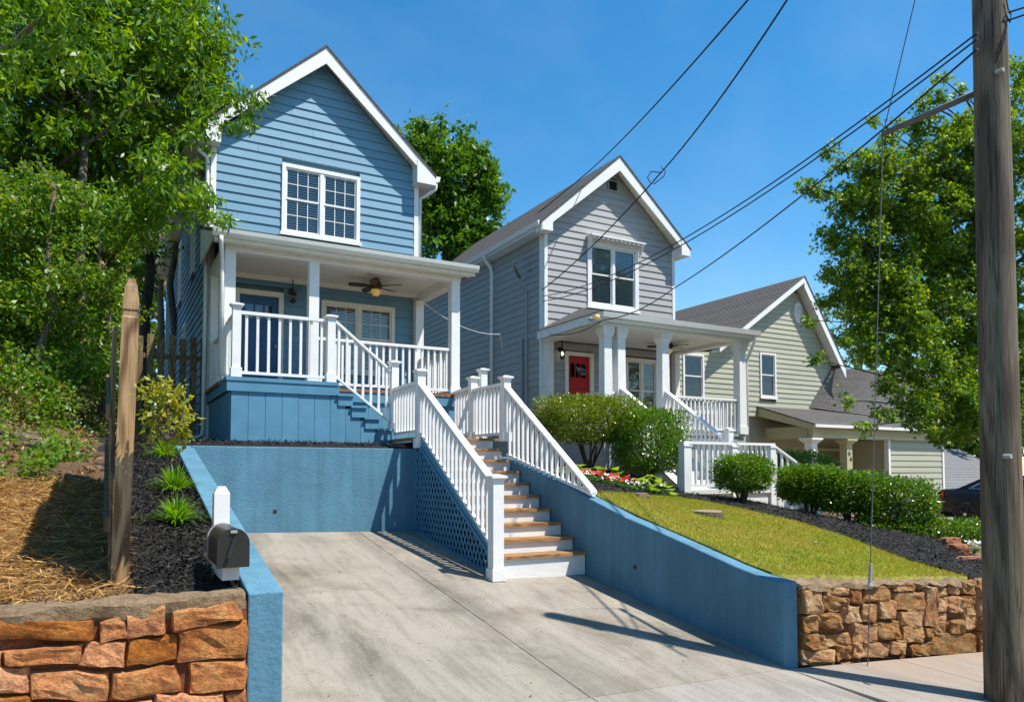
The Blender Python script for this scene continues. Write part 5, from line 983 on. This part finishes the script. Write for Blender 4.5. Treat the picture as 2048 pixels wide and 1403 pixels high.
# ---------------------------------------------------------------- grass, mulch, straw
n=52000; P=scatter(LAWN,n); P[:,2]+=.005; D=unit(n); D[:,2]=np.abs(D[:,2])+1.0; ll=rng.uniform(.025,.055,n)
V,F_=leafquads(P,D,ll,rng.uniform(.004,.008,n)); tag(npmesh('grass',V,F_,M['grass']),'short yellow-green grass blades of the sloping lawn','grass',kind='stuff')
for (u,v),wl in zip(((1600,1110),(1650,1125),(1640,1090),(1665,1075),(1590,1122)),('taller green weed tuft in the lower lawn left of the others','green weed tuft in the lawn closest to the stone wall','green weed tuft in the middle of the lawn weeds','green weed tuft highest up the lawn slope','green weed tuft lowest left on the lawn')):
    q=PG(u,v); roundplant('weed','',(q[0],q[1],H(q[0],q[1])+.01),18,.07,.3,M['weed'],.08,.1,'weed','weeds in the lawn',False)['label']=wl
def chips(poly,n,name,label,mat,L=(.03,.08),W=(.008,.02),tilt=.35):
    P=scatter(poly,n); P[:,2]+=rng.uniform(.02,.06,n); D=unit(n); D[:,2]*=tilt; R=np.tile([0,0,1.],(n,1))+rng.normal(size=(n,3))*.4; V,F_=leafquads(P,D,rng.uniform(*L,n),rng.uniform(*W,n),.1,R); tag(npmesh(name,V,F_,mat),label,'mulch',kind='stuff')
chips(MULR,30000,'mulch_chips','black shredded mulch chips on the right bed',M['mulch'])
chips([(.18,5.12),(.84,5.12),(.9,11.3),(.95,14),(.0,14),(.12,7)],20000,'mulch_chips','black shredded mulch chips on the left strip',M['mulch'])
chips([(1.05,11.36),(5.5,11.36),(5.5,12.2),(1.05,12.2)],5000,'mulch_chips','black mulch chips behind the blue back wall',M['mulch'])
n=42000; P=scatter([(-4.5,5.16),(.1,5.16),(.1,9.0),(-4.5,8.8)],n); P[:,2]+=rng.uniform(.02,.08,n); a=rng.uniform(0,2*np.pi,n); D=np.c_[np.cos(a),np.sin(a),rng.normal(size=n)*.22]; R=np.tile([0,0,1.],(n,1))+rng.normal(size=(n,3))*.3
V,F_=leafquads(P,D,rng.uniform(.10,.26,n),rng.uniform(.005,.010,n),.1,R); tag(npmesh('pine_straw',V,F_,M['straw']),'loose golden pine needles behind the red stone wall','pine straw',kind='stuff')
# debris on the driveway
n=120; q=np.c_[rng.uniform(1.2,5.6,n),rng.uniform(5,10.9,n)]; P=np.c_[q,drive_z(q[:,0],q[:,1])+.006]; D=unit(n); D[:,2]*=.15; R=np.tile([0,0,1.],(n,1))+rng.normal(size=(n,3))*.2; V,F_=leafquads(P,D,rng.uniform(.015,.06,n),rng.uniform(.008,.022,n),.1,R); tag(npmesh('fallen_leaves',V,F_,M['fallen']),'small fallen leaves and bits scattered on the driveway','leaf litter',kind='stuff')
# ---------------------------------------------------------------- rocks, stump
def rockobj(p,s,label,mat,name='rock',group=None,rz=0,seed=1,rough=.35):
    import bmesh
    bm=bmesh.new(); bmesh.ops.create_cube(bm,size=2); bmesh.ops.subdivide_edges(bm,edges=bm.edges,cuts=5,use_grid_fill=True)
    for v in bm.verts:
        c=v.co.copy(); d=c.normalized()*1.25; c=c.lerp(d,.45); k=noise.fractal(c*1.3+Vector((seed*7,0,0)),1,2,4); v.co=Vector((c.x*s[0],c.y*s[1],c.z*s[2]))*(1+rough*k*.5)
    me=bpy.data.meshes.new(name); bm.to_mesh(me); bm.free(); me.materials.append(mat); o=link(name,me,None,p); o.rotation_euler=(0,0,rz); return tag(o,label,'rock',group)
for i,(u,v,s,lab) in enumerate([(38,935,(.19,.16,.12),'large squared lichen rock on the left bank'),(78,925,(.12,.12,.12),'upright rock touching the large bank rock'),(92,895,(.16,.12,.10),'long rock above the others on the bank'),(118,890,(.12,.10,.07),'flat rock at the edge of the fence shadow'),(30,900,(.14,.12,.06),'flat rock half buried behind the large rock')]):
    q=PD(u,v,9.2); rockobj((q[0],q[1],max(q[2],H(q[0],q[1]))),s,lab,M['rockgrey'],seed=i+1,rz=i*.7,group='rocks on the left bank')
for i,(u,v,s,lab) in enumerate([(1900,1092,(.14,.11,.08),'red rock at the upper end of the mulch edge'),(1915,1107,(.13,.1,.09),'squared red rock beside the mulch slope'),(1943,1125,(.2,.05,.035),'long thin red edging stone behind the pole')]):
    q=PG(u,v); rockobj((q[0],q[1],H(q[0],q[1])+.06),s,lab,M['redrock'],seed=i+20,rz=-.4,group='red edging rocks')
q=PG(1283,996); rockobj((q[0],q[1],H(q[0],q[1])+.03),(.09,.07,.05),'small pale stone lying on the lawn edge',M['rockgrey'],seed=31)
q=PG(1412,1030); t=thing('tree_stump','flat cut tree stump set in the lawn','stump',(q[0],q[1],H(q[0],q[1]))); zq=H(q[0],q[1])
M['cut']=rock('cut_wood',[(.20,.13,.08),(.34,.24,.15),(.40,.30,.2),(.44,.35,.25)],8,.3,objr=0)
MB().lathe((q[0],q[1],zq),[(.26,-.05),(.24,.02),(.215,.05)],18).build('bark',M['stem'],t); MB().lathe((q[0],q[1],zq+.05),[(.225,0),(.22,.018),(.02,.02)],18).build('cut_face',M['cut'],t)
# ---------------------------------------------------------------- wooden post, fences
p0=Vector((.10,5.46,-.83)); p1=Vector((.135,5.46,1.265)); t=thing('fence_post','tall unpainted wooden fence post with pointed notched top','post',tuple(p0))
w_=.051; b=MB(); lev=[(0,1),(.872,1),(.878,.87),(.893,.87),(.899,1),(.925,.93),(.975,.68),(1,.35)]; vs=[]
for tt,s in lev:
    c=p0.lerp(p1,tt)
    for e,f in ((-1,-1),(1,-1),(1,1),(-1,1)): vs.append(c+Vector((e*w_*s,f*w_*s,0)))
fs=[(i*4+k,i*4+(k+1)%4,i*4+4+(k+1)%4,i*4+4+k) for i in range(len(lev)-1) for k in range(4)]+[(3,2,1,0),tuple(range(4*len(lev)-4,4*len(lev)))]
b.add(vs,fs).build('post_body',M['post'],t)
t=thing('board_fence','tall dark board fence running back behind the wooden post','fence',(.05,7,-.5))
for k in range(24):
    y=5.56+.145*k; z=H(.05,y); ht=1.72 if k<12 else 1.55 if k<20 else 1.25
    MB().prism([(.035,y,z),(.035,y+.135,z),(.035,y+.135,z+ht-.04),(.035,y+.10,z+ht),(.035,y+.035,z+ht),(.035,y,z+ht-.04)],(.022,0,0)).build('board',M['fence'],t)
for dz in (.35,1.1): MB().hexa([(.0,5.56,H(0,5.56)+dz),(.033,5.56,H(0,5.56)+dz),(.033,9.0,H(0,9)+dz),(.0,9.0,H(0,9)+dz),(.0,5.56,H(0,5.56)+dz+.09),(.033,5.56,H(0,5.56)+dz+.09),(.033,9.0,H(0,9)+dz+.09),(.0,9.0,H(0,9)+dz+.09)]).build('rail',M['fence'],t)
t=thing('picket_fence','dark wooden picket fence between the bank and the blue house','fence',(.7,14.5,.4)); 
for k in range(8):
    x=.28+.185*k; z=H(x,15.2)
    if x<1.6: MB().box(x,x+.12,15.2,15.225,z,z+2.05-.05*(k%2)).build('picket',M['fence'],t)
for dz in (.4,1.6): MB().box(.2,1.6,15.23,15.27,H(.8,15.2)+dz,H(.8,15.2)+dz+.09).build('rail',M['fence'],t)
# ---------------------------------------------------------------- mailbox
t=thing('mailbox','black arched mailbox on a white post beside the blue wall','mailbox',(.70,5.42,-.78))
q=PY(442,972,5.62); px_,pz=q[0],q[2]; hw=.052
b=MB().box(px_-hw,px_+hw,5.60-hw,5.60+hw,-.9,pz-.05); b.add([(px_-hw,5.6-hw,pz-.05),(px_+hw,5.6-hw,pz-.05),(px_+hw,5.6+hw,pz-.05),(px_-hw,5.6+hw,pz-.05),(px_-hw*.5,5.6-hw*.5,pz),(px_+hw*.5,5.6-hw*.5,pz),(px_+hw*.5,5.6+hw*.5,pz),(px_-hw*.5,5.6+hw*.5,pz)],[(0,1,5,4),(1,2,6,5),(2,3,7,6),(3,0,4,7),(4,5,6,7)]); b.build('post',M['white'],t)
fb=PY(468,1132,5.02); fx,fz=PY(466,1130,5.02)[0],fb[2]; W2=.092; 
def arch(x,y,z,W2,hs,n=12): return [(x-W2,y,z),(x+W2,y,z)]+[(x+W2*math.cos(a),y,z+hs+W2*math.sin(a)) for a in np.linspace(0,math.pi,n)]
bev(MB().prism(arch(fx,5.03,fz,W2,.15),(0,.50,0)).build('box',M['black'],t,False),.004,1)
dr=MB().prism(arch(fx,5.008,fz-.006,W2+.007,.152),(0,.02,0)).build('door',M['black'],t); MB().prism(arch(fx,5.51,fz-.004,W2+.008,.152),(0,.03,0)).build('back_rim',M['galv'],t)
MB().box(fx-.02,fx+.02,4.995,5.01,fz+.215,fz+.232).build('latch',M['galv'],dr); MB().tube([(fx+.008,4.996,fz+.19),(fx-.035,4.992,fz+.06)],.013,8).build('handle',M['rubber'],dr)
MB().box(fx-.05,fx+.055,5.12,5.55,fz-.10,fz-.004).build('support_arm',M['white'],t)
# ---------------------------------------------------------------- pole and wires
pb=Vector((6.93,3.60,-2.25)); pt=Vector((6.99,3.60,6.0)); pole=thing('utility_pole','weathered grey-brown wooden utility pole at the right edge','utility pole',tuple(pb))
N_=14; path=[pb.lerp(pt,i/(N_-1))+Vector((noise.noise(Vector((i,0,0)))*.012,noise.noise(Vector((0,i,0)))*.012,0)) for i in range(N_)]
MB().tube(path,[.170-.045*i/(N_-1) for i in range(N_)],20).build('shaft',M['pole'],pole,True)
se=PY(1766,268,4.72); sp=PY(1962,182,3.72)
MB().tube([tuple(sp),tuple(se)],.030,10).build('guy_strut',M['strutm'],pole,True)
MB().lathe((sp[0],sp[1]-.02,sp[2]),[(.07,-.05),(.07,.05)],10).build('strut_plate',M['galv'],pole)
for z,u,v in ((0,2004,140),(1,2020,912)): q=PY(u,v,3.45); MB().lathe((q[0],q[1],q[2]),[(.02,-.012),(.02,.05)],10,'y').build('bolt',M['galv'],pole)
for z in (4.9,): MB().lathe((6.95,3.6,z),[(.156 if z<2 else .138,0),(.158 if z<2 else .14,.02)],20).build('band',M['galv'],pole)
MB().box(7.10,7.18,3.50,3.58,-2.1,-.6).build('ground_wire_guard',M['galv'],pole)
def wire(name,label,pts,r,cat='cable',sag=0.,n=24,mat='wirem',group=None):
    P=[Vector(p) for p in pts]; out=[]
    for i in range(len(P)-1):
        for k in range(n):
            s=k/n; q=P[i].lerp(P[i+1],s); q.z-=sag*4*s*(1-s); out.append(q)
    out.append(P[-1]); t=thing(name,label,cat,tuple(P[0]),group); MB().tube(out,r,6).build('strand',M[mat],t); return t
an=PY(1735,1330,4.80); tg=PY(1830,0,4.3); tg2=tg+(tg-se)*.5
gw=wire('guy_wire','thin steel guy wire dropping from the strut to the sidewalk',[tg2,se,an],.0055,'guy wire',mat='strutm')
q=PX(1747,1165,an[0]+.02) if False else Vector(an).lerp(Vector(se),.145); MB().tube([q,Vector(an).lerp(Vector(se),.185)],.018,8).build('turnbuckle',M['galv'],gw); MB().lathe(tuple(q),[(.02,-.03),(.032,0),(.02,.03)],8).build('clamp',M['galv'],gw)
A=lambda u,v,y:PY(u,v,y)
at=A(1084,580,15.45); far=lambda u,v,d:PD(u,v,d)
wire('service_cable','thick service cable running from the upper right to the grey roof',[far(1530,-40,9),far(1183,338,18.5),far(960,505,23)],.014,sag=.1)
sc=wire('service_cable','service drop cable with a drip loop ending at the grey house corner',[far(1600,-40,9),far(1322,345,14),at],.014,sag=.12)
lp=[far(u,v,14) for u,v in [(1322,345),(1302,343),(1295,355),(1300,365),(1308,368),(1328,352),(1331,342),(1322,334)]]; MB().tube(lp,.010,6).build('drip_loop',M['wirem'],sc)
for (v0,v1,lab) in ((66,592,'upper of two thin cables from the pole to the grey house'),(78,602,'lower of two thin cables from the pole to the grey house')):
    wire('service_cable',lab,[A(1955,v0,3.6),A(1086,v1,15.44)],.009,sag=.45)
wire('service_cable','black cable swooping from the pole to the grey porch fascia',[A(1955,98,3.6),A(1345,578,11.4),A(1205,640,12.76),A(1100,668,13.9)],.011,sag=.12)
for i,(v0,v1) in enumerate(((28,8),(44,20))): wire('service_cable',['upper','lower'][i]+' short cable leaving the pole at the top right corner',[A(2008,v0,3.5),A(2130,v1-18,3.0)],.008)
tn=thing('cable_tie','black cable tie bundle on the pole near the top edge','cable tie',tuple(A(2018,30,3.45))); MB().tube([A(u,v,3.45) for u,v in [(2013,0),(2017,22),(2012,30),(2020,45),(2022,30),(2016,18)]],.006,6).build('strand',M['wirem'],tn)
wire('cord','thin white cord strung from the blue porch toward the grey house',[A(846,604,13.3),A(1000,668,15.6),(9.46,17.4,3.1)],.006,'cord',mat='white',sag=.18)
# ---------------------------------------------------------------- black sedan
cp=PY(1932,1043,12.2); car=thing('sedan','black sedan with red tail light parked beside the beige house','car',(cp[0]+.85,12.2-1.4,H(cp[0],12.2)),rz=-math.pi/2+.12)
def ring(x,w_,zb,zt,cr):
    h=[(0,zb),(w_*.8,zb),(w_*.97,zb+.10),(w_,zb+.28),(w_*.985,(zb+zt)*.5+.08),(w_*.93,zt-.03),(w_*.80,zt+.005),(0,zt+cr)]
    return [(x,y,z) for y,z in h]+[(x,-y,z) for y,z in h[-2:0:-1]]
secs=[(-2.30,.66,.42,.82,.0),(-2.22,.80,.30,.95,.0),(-2.05,.87,.22,1.02,.02),(-1.5,.905,.20,1.02,.03),(-.6,.915,.19,.97,.03),(.6,.915,.19,.95,.03),(1.3,.91,.20,.94,.04),(1.9,.88,.22,.84,.05),(2.2,.80,.26,.70,.03),(2.32,.62,.34,.58,.02)]
vs=[];fs=[];m_=len(ring(0,1,0,1,0))
for s in secs: vs+=ring(*s)
for i in range(len(secs)-1): fs+=[(i*m_+k,i*m_+(k+1)%m_,(i+1)*m_+(k+1)%m_,(i+1)*m_+k) for k in range(m_)]
fs+=[tuple(range(m_))[::-1],tuple(range((len(secs)-1)*m_,len(secs)*m_))]
MB().add(vs,fs).build('body',M['car'],car,True,True)
cab=[(-1.75,1.00),(-1.05,1.36),(-.55,1.43),(.15,1.42),(.55,1.34),(1.25,.96)]
b=MB(); vs=[]; 
for s in (1,-1):
    for x,z in cab: vs.append((x,s*(.80-(z-.96)*.42),z))
k=len(cab); b.add(vs,[tuple(range(k)),tuple(range(k,2*k))[::-1]]+[(i,i+1,k+i+1,k+i) for i in range(k-1)]+[(0,k,2*k-1,k-1)]); b.build('cabin',M['car'],car,False,True)
for s in (1,-1):
    for gx in ([(-1.35,1.05),(-.98,1.29),(-.52,1.355),(-.38,1.355),(-.38,1.03)],[(-.32,1.03),(-.32,1.355),(.12,1.345),(.48,1.27),(.92,1.03)]):
        P_=[(x,s*(.808-(z-.96)*.42),z) for x,z in gx]; MB().add(P_,[tuple(range(len(P_)))]).build('side_window',M['glass_dark'],car,False,True)
        tr=MB(); tr.tube([(x,s*(.812-(z-.96)*.42),z) for x,z in gx]+[(gx[0][0],s*(.812-(gx[0][1]-.96)*.42),gx[0][1])],.012,5); tr.build('window_trim',M['chrome'],car,False,True)
for x0,z0_,x1,z1_ in ((-1.70,1.03,-1.08,1.345),(1.18,1.0,.58,1.325)): MB().add([(x0-.01*(1 if x0<0 else -1),-.70,z0_),(x0-.01*(1 if x0<0 else -1),.70,z0_),(x1-.02*(1 if x0<0 else -1),.56,z1_),(x1-.02*(1 if x0<0 else -1),-.56,z1_)],[(0,1,2,3)]).build('windscreen',M['glass_dark'],car,False,True)
for x in (-1.40,1.42):
    for s in (1,-1):
        y=s*.83; MB().lathe((x,y,.34),[(.36,-.085),(.385,0),(.36,.085)],20,'y').build('wheel_arch',M['dark'],car,True,True)
        wh=MB().lathe((x,y,.325),[(.24,-.10),(.31,-.11),(.325,-.06),(.325,.06),(.31,.11),(.24,.10)],24,'y').build('wheel',M['rubber'],car,True,True)
        MB().lathe((x,y+s*.09,.325),[(.235,-.01),(.235,.012),(.19,.0)],20,'y').build('rim',M['black'],wh,False,True)
        for q in range(5): a=q*2*math.pi/5; MB().bar((x,y+s*.11,.325),(x+.21*math.cos(a),y+s*.105,.325+.21*math.sin(a)),.035,.02,(0,1,0)).build('spoke',M['black'],wh,False,True)
        MB().lathe((x,y+s*.115,.325),[(.045,-.01),(.04,.012)],10,'y').build('hub_cap',M['chrome'],wh,False,True)
for s in (1,-1):
    MB().hexa([(-2.30,s*.60,.74),(-2.02,s*.885,.76),(-2.0,s*.86,.76),(-2.26,s*.58,.74),(-2.28,s*.58,.93),(-2.04,s*.865,.97),(-2.0,s*.85,.97),(-2.24,s*.56,.93)]).build('tail_light',M['tail'],car,False,True)
    for x in (-.15,.85): MB().box(x-.1,x+.1,s*.925-.012,s*.925+.012,.86,.885).build('door_handle',M['car'],car,False,True)
    MB().hexa([(.72,s*.88,.98),(.88,s*.88,.98),(.88,s*1.05,1.0),(.76,s*1.05,1.0),(.72,s*.88,1.10),(.86,s*.88,1.10),(.86,s*1.04,1.10),(.76,s*1.04,1.10)]).build('mirror',M['car'],car,False,True)
# gravel drive below the car
q=[(18,10.5),(26,9),(26,15.4),(19.5,15.4)]; sheet('parking_pad',q,.4,.03,M['walk'],'pale concrete parking pad under the sedan')
